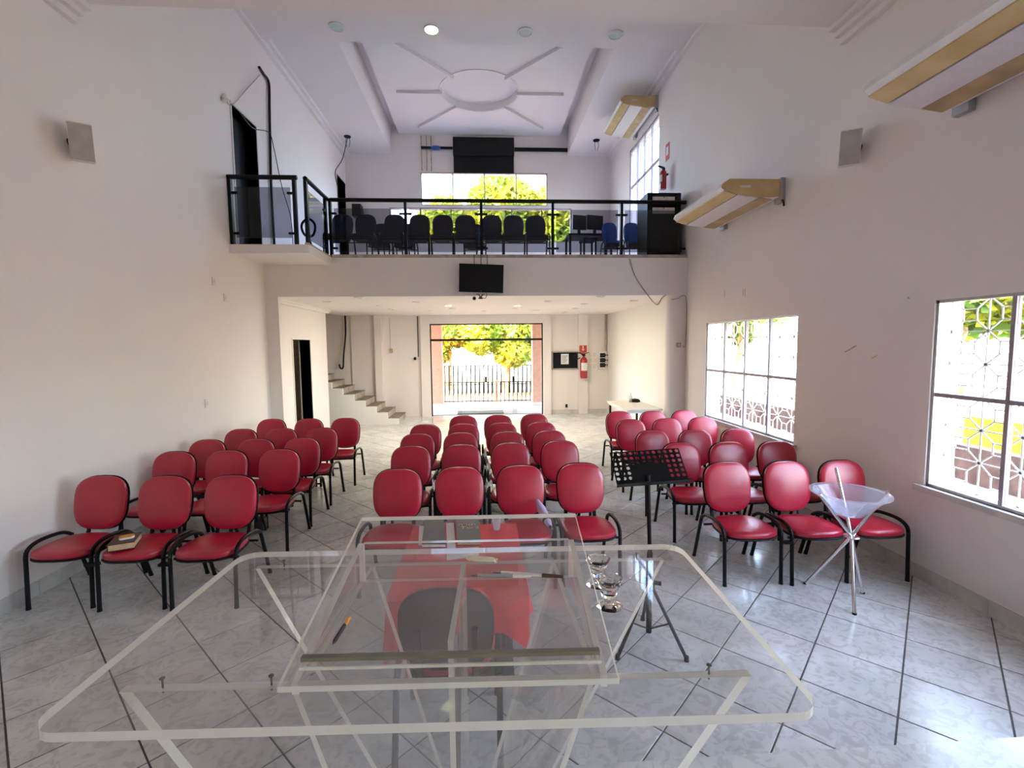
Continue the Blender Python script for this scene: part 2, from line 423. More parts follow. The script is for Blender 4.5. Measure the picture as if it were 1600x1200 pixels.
# ------------------------------------------------------------------ walls
WIN = [(5.1, 7.27, .76, 2.21), (1.33, 3.5, .76, 2.21), (-2.45, -.28, .76, 2.21)]
UPWIN = (9.42, 11.3, 4.3, 6.37)
struct(holed_wall('x', XR, XR + .24, YF, YB + .25, 0, 7.9, WIN + [UPWIN]), 'wall_right', 'wall', 'tall plain white wall pierced by the grilled windows', 'wall')
LD1 = (7.24, 7.98, ZB, 5.34); LD2 = (9.02, 9.9, 0.0, 2.05); LD3 = (12.2, 12.92, ZB, 6.1); LDS = (10.95, 12.99, 0.0, ZC)
struct(holed_wall('x', XL - .22, XL, YF, YB + .25, 0, 7.9, [LD1, LD2, LD3, LDS]), 'wall_left', 'wall', 'tall plain white wall with a dark doorway up at the balcony', 'wall')
BD = (-1.42, 1.62, 0.0, 2.49); BW1 = (-1.57, 1.77, 5.6, 6.45); BW2 = (-2.4, 2.42, 4.65, 5.54)
struct(holed_wall('y', YB, YB + .25, XL - 1.7, XR + .24, 0, 7.9, [BD, BW1, BW2]), 'wall_back', 'wall', 'white back wall with the glass entrance and balcony windows', 'wall')
struct(MB().box(XL - .2, XR + .2, YF - .2, YF, 0, 7.9), 'wall_front', 'wall', 'white wall behind the altar platform', 'wall')
# closed dark rooms behind the left doorways and the stair well
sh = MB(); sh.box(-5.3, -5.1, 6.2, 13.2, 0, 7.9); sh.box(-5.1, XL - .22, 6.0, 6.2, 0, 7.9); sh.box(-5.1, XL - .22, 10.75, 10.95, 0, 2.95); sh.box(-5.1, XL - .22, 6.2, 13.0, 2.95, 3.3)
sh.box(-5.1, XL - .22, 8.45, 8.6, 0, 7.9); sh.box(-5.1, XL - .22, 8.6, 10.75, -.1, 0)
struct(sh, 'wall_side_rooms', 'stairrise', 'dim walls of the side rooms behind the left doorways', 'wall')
struct(MB().box(-5.4, XR + .3, YF - .2, YB + .3, 7.9, 8.1), 'roof', 'concrete', 'flat roof slab above the hall', 'roof')
# pilasters
pl = MB(); pl.box(XL, -3.3, YBAL + .005, YBAL + .1, 0, ZC)
struct(pl, 'trim_1', 'wall', 'narrow white pilaster at the left end of the balcony edge', 'pilaster')
pr = MB(); pr.lathe([(.14, 0), (.14, ZC)], (3.31, 8.16, 0), 28); pr.box(3.31, XR, 8.02, 8.3, 0, ZC)
struct(pr, 'trim_2', 'wall', 'rounded white column under the right end of the balcony', 'column', smooth=True)
ds = MB(); ds.box(-1.67, -1.42, YB - .12, YB, 0, ZC); ds.box(1.62, 1.84, YB - .12, YB, 0, ZC); ds.box(-1.42, 1.62, YB - .12, YB, 2.49, ZC)
struct(ds, 'trim_3', 'wall', 'raised white surround of the glass entrance', 'door surround')
pp = MB(); pp.box(2.6, 2.86, YB - .08, YB, 0, ZC); struct(pp, 'trim_4', 'wall', 'shallow pilaster behind the red extinguisher', 'pilaster')
pp = MB(); pp.box(-2.86, -2.68, YB - .2, YB, 0, ZC); pp.box(-3.5, -2.86, YB - .06, YB, 0, ZC); struct(pp, 'trim_5', 'wall', 'white pilaster rising beside the staircase', 'pilaster')
pp = MB(); pp.box(XR - .06, XR, 8.3, YB, 0, ZC); struct(pp, 'trim_6', 'warmwhite', 'cream lining of the right wall below the balcony', 'lining')

# balcony slab, walkway and ceilings
bs = MB(); bs.box(XL, XR, YBAL, YB, ZC, ZB)
struct(bs, 'floor_balcony', 'wall', 'thick white balcony slab with the hall ceiling beneath', 'balcony')
wk = MB(); wk.box(XL, -2.42, 6.98, YBAL, ZB - .12, ZB)
struct(wk, 'floor_walkway', 'wall', 'white walkway slab jutting from the balcony to the left door', 'walkway')
cb = MB(); cb.box(-2.42, XR, YBAL + .01, YBAL + .07, ZB, ZB + .055); cb.box(-2.48, -2.43, 7.0, YBAL, ZB, ZB + .03)
struct(cb, 'trim_7', 'stairrise', 'thin brown curb along the balcony edge', 'curb')
struct(MB().box(XL, XR, YF, 4.58, ZN, ZN + .2).box(XL, XR, 4.4, 4.58, ZN + .2, ZU + .2), 'ceiling_altar', 'ceiling', 'lower ceiling above the altar in the foreground', 'ceiling')
cu = MB(); cu.box(XL, XR, 4.58, 8.4, ZU, ZU + .15); cu.box(XL, XR, 7.2, 8.22, ZBM, ZU)                    # front field with the row of four lamps
cu.box(XL, -2.3, 8.4, YB, ZU, ZU + .15); cu.box(2.3, XR, 8.4, YB, ZU, ZU + .15)
cu.box(-2.32, -2.3, 8.4, YB, ZU + .15, 7.62); cu.box(2.3, 2.32, 8.4, YB, ZU + .15, 7.62); cu.box(-2.32, 2.32, 8.38, 8.4, ZU + .15, 7.62)
cu.box(-2.32, 2.32, 8.38, YB, 7.62, 7.7)
struct(cu, 'ceiling_upper', 'ceiling', 'upper ceiling with a deep rectangular coffer', 'ceiling')
cr = MB()
for x0, x1 in ((XL, XL + .07), (XR - .07, XR)):
    cr.box(x0, x1, 4.6, YB, ZU - .15, ZU); cr.box(x0 if x0 < 0 else x0 - .06, x1 if x0 > 0 else x1 + .06, 4.6, YB, ZU - .07, ZU)
struct(cr, 'trim_8', 'ceiling', 'stepped cornice along the upper ceiling', 'cornice')
cr = MB()
for sx, xw in ((1, XL), (-1, XR)):
    for k, (d_, h) in enumerate(((.05, .16), (.10, .10), (.16, .05))):
        cr.box(min(xw, xw + sx * d_), max(xw, xw + sx * d_), YF, 4.58, ZN - h, ZN)
struct(cr, 'trim_9', 'ceiling', 'stepped cornice under the altar ceiling', 'cornice')
cr = MB(); cr.box(XL, XL + .08, 8.12, 10.95, ZC - .07, ZC); cr.box(XL, XL + .12, 8.12, 10.95, ZC - .03, ZC)
struct(cr, 'trim_10', 'warmwhite', 'cornice above the small doorway under the balcony', 'cornice')
# sun-shaped panel in the coffer
sp = thing('sun_ceiling_panel', 'round plaster recess with six ribs like a sun in the ceiling', 'ceiling ornament', (0, 10.84, 7.36))
pm = MB(); nS = 72; inner = []; outer = []
for k in range(nS):
    a = 2 * PI * k / nS; ca, sa = math.cos(a), math.sin(a); hx, hy0, hy1 = 2.1, 10.84 - 8.62, YB - 10.84
    tt_ = min(hx / max(abs(ca), 1e-6), (hy1 if sa > 0 else hy0) / max(abs(sa), 1e-6)); inner.append((.84 * ca, 10.84 + .84 * sa)); outer.append((ca * tt_, 10.84 + sa * tt_))
for z in (7.38, 7.46): pm.add([(x, y, z) for x, y in outer + inner], [(k, (k + 1) % nS, nS + (k + 1) % nS, nS + k) for k in range(nS)])
pm.add([(x, y, 7.38) for x, y in outer] + [(x, y, 7.46) for x, y in outer], [(k, (k + 1) % nS, nS + (k + 1) % nS, nS + k) for k in range(nS)])
pm.build('panel', 'ceiling', sp)
dk = MB(); dk.lathe([(.84, 7.375), (.84, 7.54), (.02, 7.56)], (0, 10.84, 0), 72, cap=False); dk.lathe([(.84, 7.375), (.87, 7.365), (.87, 7.38)], (0, 10.84, 0), 72, cap=False); dk.build('round_recess', 'ceiling', sp, smooth=True)
for ex, ey in ((-1.51, 9.14), (1.52, 9.15), (-1.78, 10.85), (1.84, 10.82), (-1.52, 12.5), (1.58, 12.46)):
    d_ = Vector((ex, ey - 10.84, 0)).normalized()
    MB().bar(Vector((0, 10.84, 7.35)) + d_ * .80, (ex, ey, 7.35), .04, .06).build('rib', 'ceiling', sp)
# skirting of single tiles
def skirting(name, label, p0, p1, thick, h=.11, step=.43):
    p0 = Vector(p0); p1 = Vector(p1); d_ = p1 - p0; n = max(1, int(round(d_.length / step))); nrm = Vector(thick)
    root = thing(name, label, 'baseboard', p0, kind='structure')
    for k in range(n):
        a = p0 + d_ * (k / n) + d_.normalized() * .002; b = p0 + d_ * ((k + 1) / n) - d_.normalized() * .002
        x0, x1 = sorted((a.x, b.x + nrm.x)) if abs(nrm.x) > 0 else sorted((a.x, b.x))
        y0, y1 = sorted((a.y, b.y + nrm.y)) if abs(nrm.y) > 0 else sorted((a.y, b.y))
        MB().box(x0, x1, y0, y1, 0, h).build('skirting_tile', 'skirt', root)
skirting('baseboard_left', 'pale tiled skirting at the foot of the left wall', (XL, 1.7, 0), (XL, 8.0, 0), (.012, 0, 0))
skirting('baseboard_right', 'grey tiled skirting at the foot of the right wall', (XR, 1.7, 0), (XR, 8.0, 0), (-.012, 0, 0))
skirting('baseboard_back', 'tiled skirting along the back wall right of the entrance', (1.84, YB, 0), (2.6, YB, 0), (0, -.015, 0))
skirting('baseboard_corner', 'tiled skirting in the back right corner', (2.86, YB, 0), (3.4, YB, 0), (0, -.015, 0))

# ------------------------------------------------------------------ windows of the right wall
def side_window(idx, y0, y1, z0, z1, label):
    root = thing('window_%d' % idx, label, 'window', (XR, (y0 + y1) / 2, z0), kind='structure')
    fr = MB(); T = .022; x0, x1 = XR + .015, XR + .05
    fr.box(x0, x1, y0, y0 + T, z0, z1); fr.box(x0, x1, y1 - T, y1, z0, z1); fr.box(x0, x1, y0, y1, z0, z0 + T); fr.box(x0, x1, y0, y1, z1 - T, z1)
    fr.build('window_frame', 'alum', root)
    n = 4; pw = (y1 - y0) / n; zm = (z0 + z1) / 2
    for k in range(1, n): MB().box(x0, x1 + .005, y0 + k * pw - .014, y0 + k * pw + .014, z0 + T, z1 - T).build('mullion', 'greyframe', root)
    MB().box(x0 + .002, x1, y0 + T, y1 - T, zm - .015, zm + .015).build('transom', 'greyframe', root)
    for k in range(n):
        for r in range(2):
            MB().box(XR + .03, XR + .034, y0 + k * pw + .014, y0 + (k + 1) * pw - .014, (z0 + T) if r == 0 else zm + .015, (zm - .015) if r == 0 else z1 - T).build('pane', 'pane', root)
    gm = MB(); xg = XR + .15; cols, rows = 8, 6; cw, ch = (y1 - y0) / cols, (z1 - z0) / rows; bw = .009
    for i in range(cols + 1): gm.box(xg - bw / 2, xg + bw / 2, y0 + i * cw - bw / 2, y0 + i * cw + bw / 2, z0, z1)
    for j in range(rows + 1): gm.box(xg - bw / 2, xg + bw / 2, y0, y1, z0 + j * ch - bw / 2, z0 + j * ch + bw / 2)
    for i in range(cols):
        for j in range(rows):
            ya, yb, za, zb = y0 + i * cw, y0 + (i + 1) * cw, z0 + j * ch, z0 + (j + 1) * ch
            q = [(.32, .32), (.68, .32), (.68, .68), (.32, .68)]; cn = [(0, 0), (1, 0), (1, 1), (0, 1)]
            for k in range(4):
                a = q[k]; b_ = q[(k + 1) % 4]; c_ = cn[k]
                pt = lambda u: (xg, ya + u[0] * cw, za + u[1] * ch)
                gm.bar(pt(a), pt(b_), bw, bw, (1, 0, 0)); gm.bar(pt(a), pt(c_), bw, bw, (1, 0, 0))
    gm.build('grille', 'grille', root)
    sl = MB(); sl.box(XR - .04, XR + .02, y0 - .06, y1 + .06, z0 - .045, z0); sl.build('window_sill', 'skirt', root)
    portal((XR + .26, (y0 + y1) / 2, (z0 + z1) / 2), (-1, 0, 0), y1 - y0, z1 - z0)
side_window(1, *WIN[0], 'eight-pane window with star grille beside the right chair block')
side_window(2, *WIN[1], 'eight-pane window with star grille nearest the camera on the right')
side_window(3, *WIN[2], 'eight-pane window with star grille added out of view beside the altar platform')  # unseen window, added to let more daylight into the near end
y0, y1, z0, z1 = UPWIN
root = thing('window_4', 'tall upper window high on the right wall above the balcony', 'window', (XR, (y0 + y1) / 2, z0), kind='structure')
fr = MB(); T = .035; x0, x1 = XR + .02, XR + .06
fr.box(x0, x1, y0, y0 + T, z0, z1); fr.box(x0, x1, y1 - T, y1, z0, z1); fr.box(x0, x1, y0, y1, z0, z0 + T); fr.box(x0, x1, y0, y1, z1 - T, z1)
fr.build('window_frame', 'greyframe', root); MB().box(x0, x1, y0 + T, y1 - T, 5.5, 5.54).build('transom', 'greyframe', root)
for k in range(4):
    a = y0 + T + k * (y1 - y0 - 2 * T) / 4; b_ = y0 + T + (k + 1) * (y1 - y0 - 2 * T) / 4
    if k: MB().box(x0, x1, a - .012, a + .012, z0 + T, z1 - T).build('mullion', 'greyframe', root)
    for za, zb in ((z0 + T, 5.5), (5.54, z1 - T)): MB().box(XR + .035, XR + .04, a + .012, b_ - .012, za, zb).build('pane', 'tintpane', root)
portal((XR + .26, (y0 + y1) / 2, (z0 + z1) / 2), (-1, 0, 0), y1 - y0, z1 - z0)

# back windows of the balcony
def back_window(idx, x0, x1, z0, z1, n, label):
    root = thing('window_%d' % idx, label, 'window', ((x0 + x1) / 2, YB, z0), kind='structure'); T = .025; ya, yb = YB + .02, YB + .06
    fr = MB(); fr.box(x0, x0 + T, ya, yb, z0, z1); fr.box(x1 - T, x1, ya, yb, z0, z1); fr.box(x0, x1, ya, yb, z0, z0 + T); fr.box(x0, x1, ya, yb, z1 - T, z1)
    fr.build('window_frame', 'greyframe', root)
    for k in range(n):
        a = x0 + k * (x1 - x0) / n; b_ = x0 + (k + 1) * (x1 - x0) / n
        if k: MB().box(a - .014, a + .014, ya, yb, z0 + T, z1 - T).build('mullion', 'alum', root)
        MB().box(a + .014, b_ - .014, YB + .035, YB + .04, z0 + T, z1 - T).build('pane', 'tintpane', root)
    portal(((x0 + x1) / 2, YB + .28, (z0 + z1) / 2), (0, -1, 0), x1 - x0, z1 - z0)
back_window(5, *BW1, 4, 'upper four-pane window in the balcony back wall')
back_window(6, *BW2, 6, 'wide low window behind the balcony chairs')

# glass entrance
x0, x1, z0, z1 = BD
dr = thing('door_1', 'wide sliding glass entrance with a dark rail across its top', 'glass door', (0.1, YB, 0), kind='structure')
fr = MB(); fr.box(x0, x0 + .03, YB - .06, YB, 0, z1); fr.box(x1 - .03, x1, YB - .06, YB, 0, z1); fr.box(x0, x1, YB - .06, YB, z1 - .03, z1)
fr.build('door_frame', 'black', dr)
MB().box(x0 + .03, x1 - .03, YB - .07, YB - .01, 2.03, 2.085).build('sliding_rail', 'black', dr)
xs = [x0 + .03, -.66, .12, .84, x1 - .03]
for k in range(4):
    ya = YB - .05 if k in (0, 3) else YB - .025
    d_ = MB().box(xs[k] - (.06 if k in (1, 3) else 0), xs[k + 1] + (.06 if k in (0, 2) else 0), ya, ya + .008, .01, 2.03).build('door_panel', 'doorglass', dr)
    if k == 1: MB().box(.03, .09, YB - .06, YB + .02, .92, 1.06).build('door_handle', 'black', d_)
    if k == 2: MB().box(.78, .84, YB - .06, YB + .02, .92, 1.06).build('door_handle', 'black', d_)
for a, b_ in ((x0 + .03, .1), (.1, x1 - .03)): MB().box(a + .004, b_ - .004, YB - .04, YB - .034, 2.085, z1 - .03).build('transom_pane', 'doorglass', dr)
portal((.1, YB + .28, 1.25), (0, -1, 0), 3.04, 2.5)
tag(MB().box(-.75, .55, 13.35, 13.9, -.02, .0).build('doormat', 'charcoal'), 'dark grey mat on the porch behind the glass entrance', 'mat')
# doorways of the left wall
for idx, (ya, yb, za, zb), lab, mt in ((2, LD1, 'dark doorway opening onto the balcony walkway', 'lavpanel'), (3, LD2, 'narrow dark doorway below the balcony on the left', 'warmwhite'), (4, LD3, 'small dark doorway at the far left of the balcony', 'lavpanel')):
    root = thing('door_%d' % idx, lab, 'doorway', (XL, (ya + yb) / 2, za), kind='structure')
    fr = MB(); fr.box(XL - .2, XL + .012, ya - .03, ya, za, zb); fr.box(XL - .2, XL + .012, yb, yb + .03, za, zb); fr.box(XL - .2, XL + .012, ya - .03, yb + .03, zb, zb + .03)
    fr.build('door_frame', mt, root)
    if idx != 3: MB().box(XL - .21, XL - .17, ya, yb, za + .01, zb).build('door_leaf', 'blacksat', root)
pl_ = thing('leaning_poles', 'two pale metal poles leaning inside the narrow lower doorway', 'poles', (-3.8, 9.4, 0))
for k in range(2): MB().cyl((-3.62, 9.1 + k * .14, 0), (-3.95, 9.75 + k * .1, 1.2), .016, None, 10).build('pole', 'alum', pl_, smooth=True)

# ------------------------------------------------------------------ staircase
st = thing('staircase', 'worn concrete staircase climbing left behind the chairs', 'stairs', (-2.9, 12.35, 0), kind='structure')
for k in range(11):
    xa = -2.1 - .262 * k; ht = .152 * (k + 1)
    if xa - .262 < -5.09: break
    stp = MB().box(xa - .262, xa, 11.78, 12.79, 0, ht - .012).build('step', 'stairrise', st)
    MB().box(xa - .275, xa + .012, 11.775, 12.79, ht - .012, ht).build('tread', 'stairtop', stp)
pts = [(-2.1, 0)]
for k in range(7): pts += [(-2.1 - .262 * k, .152 * (k + 1) - .014), (-2.1 - .262 * (k + 1), .152 * (k + 1) - .014)]
pts = pts + [(-3.94, 1.9), (-4.2, 1.9), (-4.2, 0)]
MB().prism(pts[::-1], lambda p: (p[0], 11.72, p[1]), lambda p: (p[0], 11.78, p[1])).build('side_wall', 'warmwhite', st)

# ------------------------------------------------------------------ chairs
def back_matrix(z, y, tilt):
    # pad lies in local XY, its front (dome) along +Z: stand it up facing -Y and lean it back
    return Matrix.Translation((0, y, z)) @ Matrix.Rotation(math.radians(90 - tilt), 4, 'X')
def make_chair(name, fabric, shell='blackplastic'):
    t = thing(name, '', 'chair')
    MB().pad(.43, .43, .055, 3.0, Matrix.Translation((0, -.045, .384)), .014, narrow=-.05).build('seat', fabric, t, smooth=True)
    MB().pad(.437, .44, .022, 3.0, Matrix.Translation((0, -.045, .370)), 0, narrow=-.05).build('seat_shell', shell, t, smooth=True)
    bm = back_matrix(.656, .235, 11)
    MB().pad(.408, .425, .045, 2.9, bm, .012, narrow=.03).build('backrest', fabric, t, smooth=True)
    MB().pad(.422, .438, .022, 2.9, bm @ Matrix.Translation((0, 0, -.012)), 0, narrow=.03).build('back_shell', shell, t, smooth=True)
    for s in (-1, 1):
        MB().tube([(s * .228, -.212, 0), (s * .228, -.211, .03), (s * .229, -.20, .28), (s * .231, -.195, .385)], [.017, .015, .0145, .0145], 10).build('leg', 'black', t, smooth=True)
        MB().tube([(s * .228, .335, 0), (s * .228, .325, .03), (s * .231, .215, .36), (s * .231, .195, .41)], [.017, .015, .0145, .0145], 10).build('leg', 'black', t, smooth=True)
        MB().tube(smooth_path([(s * .231, -.195, .385), (s * .233, -.175, .432), (s * .233, -.11, .464), (s * .233, 0, .468), (s * .232, .12, .452), (s * .231, .195, .41)], 4), .0145, 10).build('side_rail', 'black', t, smooth=True)
        MB().tube(smooth_path([(s * .125, .05, .362), (s * .125, .17, .370), (s * .125, .232, .42), (s * .125, .262, .60), (s * .125, .275, .68)], 4), .0115, 8, flat=1.4).build('back_support', 'black', t, smooth=True)
    for y in (-.15, .15): MB().cyl((-.231, y, .360), (.231, y, .360), .010, None, 8).build('crossbar', 'black', t, smooth=True)
    return t
proto = {'red': make_chair('red_chair', 'red'), 'navy': make_chair('navy_chair', 'navy'), 'blue': make_chair('blue_chair', 'blue')}
used = set()
BACK_Y = .285                     # top of the backrest behind the chair's origin
def put_chair(kind, x, ytop, z, label, group, rz=0.0):
    o = proto[kind] if kind not in used else copy_tree(proto[kind])
    used.add(kind)
    o.location = (x + math.sin(rz) * BACK_Y, ytop - math.cos(rz) * BACK_Y, z); o.rotation_euler = (0, 0, rz)
    tag(o, label, 'chair', group); return o
rowname = ['front', 'second', 'third', 'fourth', 'back']
blocks = {
 'left': ([(-3.13, 4.06), (-2.59, 4.0), (-2.06, 3.97)], [(-3.11, 4.95), (-2.60, 4.95), (-2.08, 4.95)], [(-3.13, 5.56), (-2.59, 5.55), (-2.08, 5.55)], [(-3.1, 6.25), (-2.60, 6.24), (-2.09, 6.23)], [(-3.08, 7.08), (-2.54, 7.05), (-2.02, 7.04)]),
 'centre': ([(-.735, 4.04), (-.22, 4.06), (.30, 4.06), (.825, 4.08)], [(-.765, 4.97), (-.245, 4.99), (.275, 5.02), (.805, 5.06)], [(-.79, 5.66), (-.283, 5.68), (.27, 5.68), (.775, 5.68)], [(-.78, 6.33), (-.279, 6.33), (.225, 6.35), (.753, 6.33)], [(-.31, 7.06), (.203, 7.06), (.747, 7.1)]),
 'right': ([(2.09, 3.99), (2.607, 3.965), (3.1, 3.95)], [(2.04, 4.83), (2.54, 4.81), (3.05, 4.79)], [(1.995, 5.55), (2.514, 5.54), (3.04, 5.55)], [(2.0, 6.40), (2.52, 6.43), (3.045, 6.47)], [(2.07, 7.2), (2.584, 7.16), (3.08, 7.16)]),
}
seat_words = {'left': ['wall-side', 'middle', 'aisle-side'], 'right': ['aisle-side', 'middle', 'window-side'], 'centre': ['far left', 'inner left', 'inner right', 'far right']}
rnd = random.Random(3); CH = {}
for bname, rows in blocks.items():
    for r, row in enumerate(rows):
        for c, (x, y) in enumerate(row):
            wd = seat_words[bname][c if len(row) != 3 or bname != 'centre' else c + 1]
            CH[bname, r, c] = put_chair('red', x, y, 0, 'red vinyl chair, %s seat of the %s row in the %s block' % (wd, rowname[r], bname), 'red vinyl chairs set out in three blocks', math.radians(rnd.uniform(-1.2, 1.2)))
# the dark-backed chair at the small table, back to the camera
o = put_chair('red', -.18, 1.97, 0, 'chair with black back turned to the camera, behind the lectern', 'chairs at the small table', PI)
# linking clips between front row chairs
for a, b_, lab in ((('left', 0, 0), ('left', 0, 1), 'black clip joining the two front chairs nearest the left wall'), (('left', 0, 1), ('left', 0, 2), 'black clip joining the middle and aisle front chairs on the left'), (('right', 0, 0), ('right', 0, 1), 'black clip joining the two front chairs of the right block')):
    pa = CH[a].location; pb = CH[b_].location
    tag(MB().box(pa.x + .225, pb.x - .225, (pa.y + pb.y) / 2 - .235, (pa.y + pb.y) / 2 - .20, .335, .355).build('chair_clip', 'black'), lab, 'clip')

# balcony chairs
proto['navy'].scale.x = .86; proto['blue'].scale.x = .70
for k, px in enumerate([536, 572, 617, 656, 692, 727, 768, 802, 836]):
    p = on_y(px, 340, 8.72)
    put_chair('navy', p.x, 8.72, ZB, 'navy chair behind the balcony rail, %s from the left' % ['first', 'second', 'third', 'fourth', 'fifth', 'sixth', 'seventh', 'eighth', 'ninth'][k], 'navy chairs on the balcony')
for k, px in enumerate([598, 636, 742]):
    p = on_y(px, 345, 9.35); put_chair('navy', p.x, 9.35, ZB, 'navy chair in the second balcony row, %s from the left' % ['first', 'second', 'third'][k], 'navy chairs on the balcony')
for k, (px, lab) in enumerate(((951, 'bright blue chair beside the balcony monitors'), (985, 'bright blue chair next to the black rack on the balcony'))):
    p = on_y(px, 345, 9.2); put_chair('blue', p.x, 9.2, ZB, lab, 'bright blue chairs on the balcony')

# ------------------------------------------------------------------ balcony railing
rl = thing('glass_railing', 'black steel railing with smoked glass panels along the balcony', 'railing', (0, 8.05, ZB))
YR = 8.05; HZ = 4.265
px = [-2.43, -1.23, 0.0, 1.18, 2.34, 3.44]
MB().tube([(-2.43, YR, HZ), (3.44, YR, HZ)], .032, 12).build('handrail', 'black', rl, smooth=True)
MB().tube([(-2.46, 7.06, HZ), (-2.46, YR - .03, HZ)], .032, 12).build('handrail', 'black', rl, smooth=True)
MB().tube([(XL, 7.03, HZ), (-2.56, 7.03, HZ)], .032, 12).build('handrail', 'black', rl, smooth=True)
posts = [(x, YR) for x in px[:5]] + [(-2.47, 7.1), (-2.47, 7.93), (-2.6, 7.03), (XL + .03, 7.03)]
for x, y in posts:
    p_ = MB().box(x - .022, x + .022, y - .03, y + .03, ZB - .02, HZ - .02).build('post', 'black', rl)
def glass(a, b_):
    a = Vector((*a, 0)); b_ = Vector((*b_, 0)); d_ = (b_ - a).normalized(); a = a + d_ * .06; b_ = b_ - d_ * .06
    z0, z1 = ZB + .10, 4.13
    MB().bar((a.x, a.y, (z0 + z1) / 2), (b_.x, b_.y, (z0 + z1) / 2), .010, z1 - z0).build('glass_panel', 'railglass', rl)
    for e in (a, b_):
        for zz in (3.50, 4.05):
            s = d_ if e is a else -d_
            MB().bar(e - s * .06 + Vector((0, 0, zz)), e + s * .04 + Vector((0, 0, zz)), .035, .03).build('clamp', 'black', rl)
for k in range(5): glass((px[k], YR), (px[k + 1], YR))
glass((-2.47, 7.1), (-2.47, 7.93)); glass((XL + .03, 7.03), (-2.6, 7.03))

# ------------------------------------------------------------------ balcony furniture
rk = thing('equipment_rack', 'tall black equipment cabinet with two cream drawers by the rail', 'cabinet', (3.09, 8.4, ZB))
MB().box(2.81, 3.37, 8.14, 8.66, ZB, 4.45).build('body', 'blacksat', rk, bevel=.008)
for z in (4.28, 4.10): 
    dwr = MB().box(2.90, 3.28, 8.125, 8.14, z, z + .10).build('drawer_front', 'beigetop', rk)
    MB().lathe([(.008, 0), (.008, .012)], (3.09, 8.117, z + .08), 10).build('knob', 'black', dwr)
MB().box(2.80, 2.86, 8.11, 8.15, ZB + .02, 4.44).build('side_post', 'black', rk); MB().box(3.32, 3.38, 8.11, 8.15, ZB + .02, 4.44).build('side_post', 'black', rk)
MB().box(2.88, 3.30, 8.12, 8.14, ZB + .03, 4.06).build('door', 'screen', rk)
dsk = thing('balcony_desk', 'small dark desk carrying monitors behind the blue chairs', 'desk', (2.15, 9.75, ZB))
MB().box(1.7, 2.6, 9.45, 10.0, ZB + .70, ZB + .735).build('desk_top', 'blackplastic', dsk)
for x in (1.74, 2.56):
    for y in (9.5, 9.95): MB().box(x - .02, x + .02, y - .02, y + .02, ZB, ZB + .70).build('leg', 'black', dsk)
for k, (a, b_, rz) in enumerate(((895, 915, 12), (917, 942, 16))):
    pa = on_y((a + b_) / 2, 334, 9.68); wd = on_y(b_, 334, 9.68).x - on_y(a, 334, 9.68).x + .03
    mo = thing('monitor', ['small black monitor at the left on the balcony desk', 'wider black monitor at the right on the balcony desk'][k], 'monitor', (pa.x, 9.68, ZB + .735), math.radians(rz), 'monitors on the balcony desk')
    MB().box(-wd / 2, wd / 2, -.02, .02, .12, .40).build('screen', 'screen', mo, local=True); MB().box(-.03, .03, .0, .03, .01, .15).build('stand_neck', 'blackplastic', mo, local=True); MB().box(-.09, .09, -.06, .07, 0, .012).build('stand_base', 'blackplastic', mo, local=True)
bn = thing('low_bench', 'low dark blue bench left of the bright blue chairs', 'bench', (1.98, 8.75, ZB))
MB().box(1.80, 2.07, 8.58, 8.95, ZB + .43, ZB + .47).build('seat', 'navy', bn, bevel=.01)
for x in (1.83, 2.04):
    for y in (8.62, 8.91): MB().box(x - .015, x + .015, y - .015, y + .015, ZB, ZB + .43).build('leg', 'black', bn)
tag(MB().box(2.4, 2.62, 10.1, 10.4, ZB, ZB + .8).build('pedestal_cabinet', 'white', bevel=.01), 'white pedestal cabinet behind the bright blue chairs', 'cabinet')
sb = on_y(558, 328, 12.75)
sbt = thing('hanging_loudspeaker', 'small black loudspeaker on the far left of the balcony back wall', 'speaker', (sb.x, 12.9, sb.z - .16))
MB().box(sb.x - .12, sb.x + .1, 12.7, 12.95, sb.z - .16, sb.z + .14).build('cabinet', 'blacksat', sbt); MB().box(sb.x + .02, sb.x + .1, 12.95, 13.0, sb.z - .05, sb.z + .05).build('bracket', 'black', sbt)

# black banner and pipe on the upper back wall
a = on_y(708, 215, 12.93); b_ = on_y(803, 271, 12.93)
bn = thing('black_banner', 'black roll-up cloth banner above the balcony window', 'banner', ((a.x + b_.x) / 2, 12.93, b_.z))
bm = MB(); n = 10
for k in range(n):
    xa = a.x + (b_.x - a.x) * k / n; xb = a.x + (b_.x - a.x) * (k + 1) / n
    bm.box(xa, xb, 12.925 + .006 * (k % 2), 12.935 + .006 * (k % 2), b_.z, a.z)
bm.build('cloth', 'blacksat', bn); MB().box(a.x - .01, b_.x + .01, 12.89, 12.925, (a.z + b_.z) / 2 - .02, a.z + .01).build('roll_cover', 'black', bn, bevel=.012)
rd = thing('horizontal_pipe', 'dark horizontal pipe with blue valve across the upper back wall', 'pipe', (0, 12.95, 6.95))
pz = on_y(680, 231, 12.95)
MB().cyl((on_y(658, 231, 12.95).x, 12.95, pz.z), (a.x - .02, 12.95, pz.z), .035, None, 12).build('pipe_run', 'black', rd, smooth=True)
q = on_y(845, 234, 12.95); MB().cyl((b_.x + .02, 12.95, q.z), (on_y(889, 234, 12.95).x, 12.95, q.z), .05, None, 12).build('pipe_run', 'black', rd, smooth=True)
q = on_y(681, 231, 12.93); MB().lathe([(.03, -.12), (.055, -.06), (.055, .06), (.03, .12)], (q.x, 12.93, q.z), 14, mat=Matrix.Rotation(PI / 2, 4, 'Y')).build('valve', 'bluevalve', rd, smooth=True)
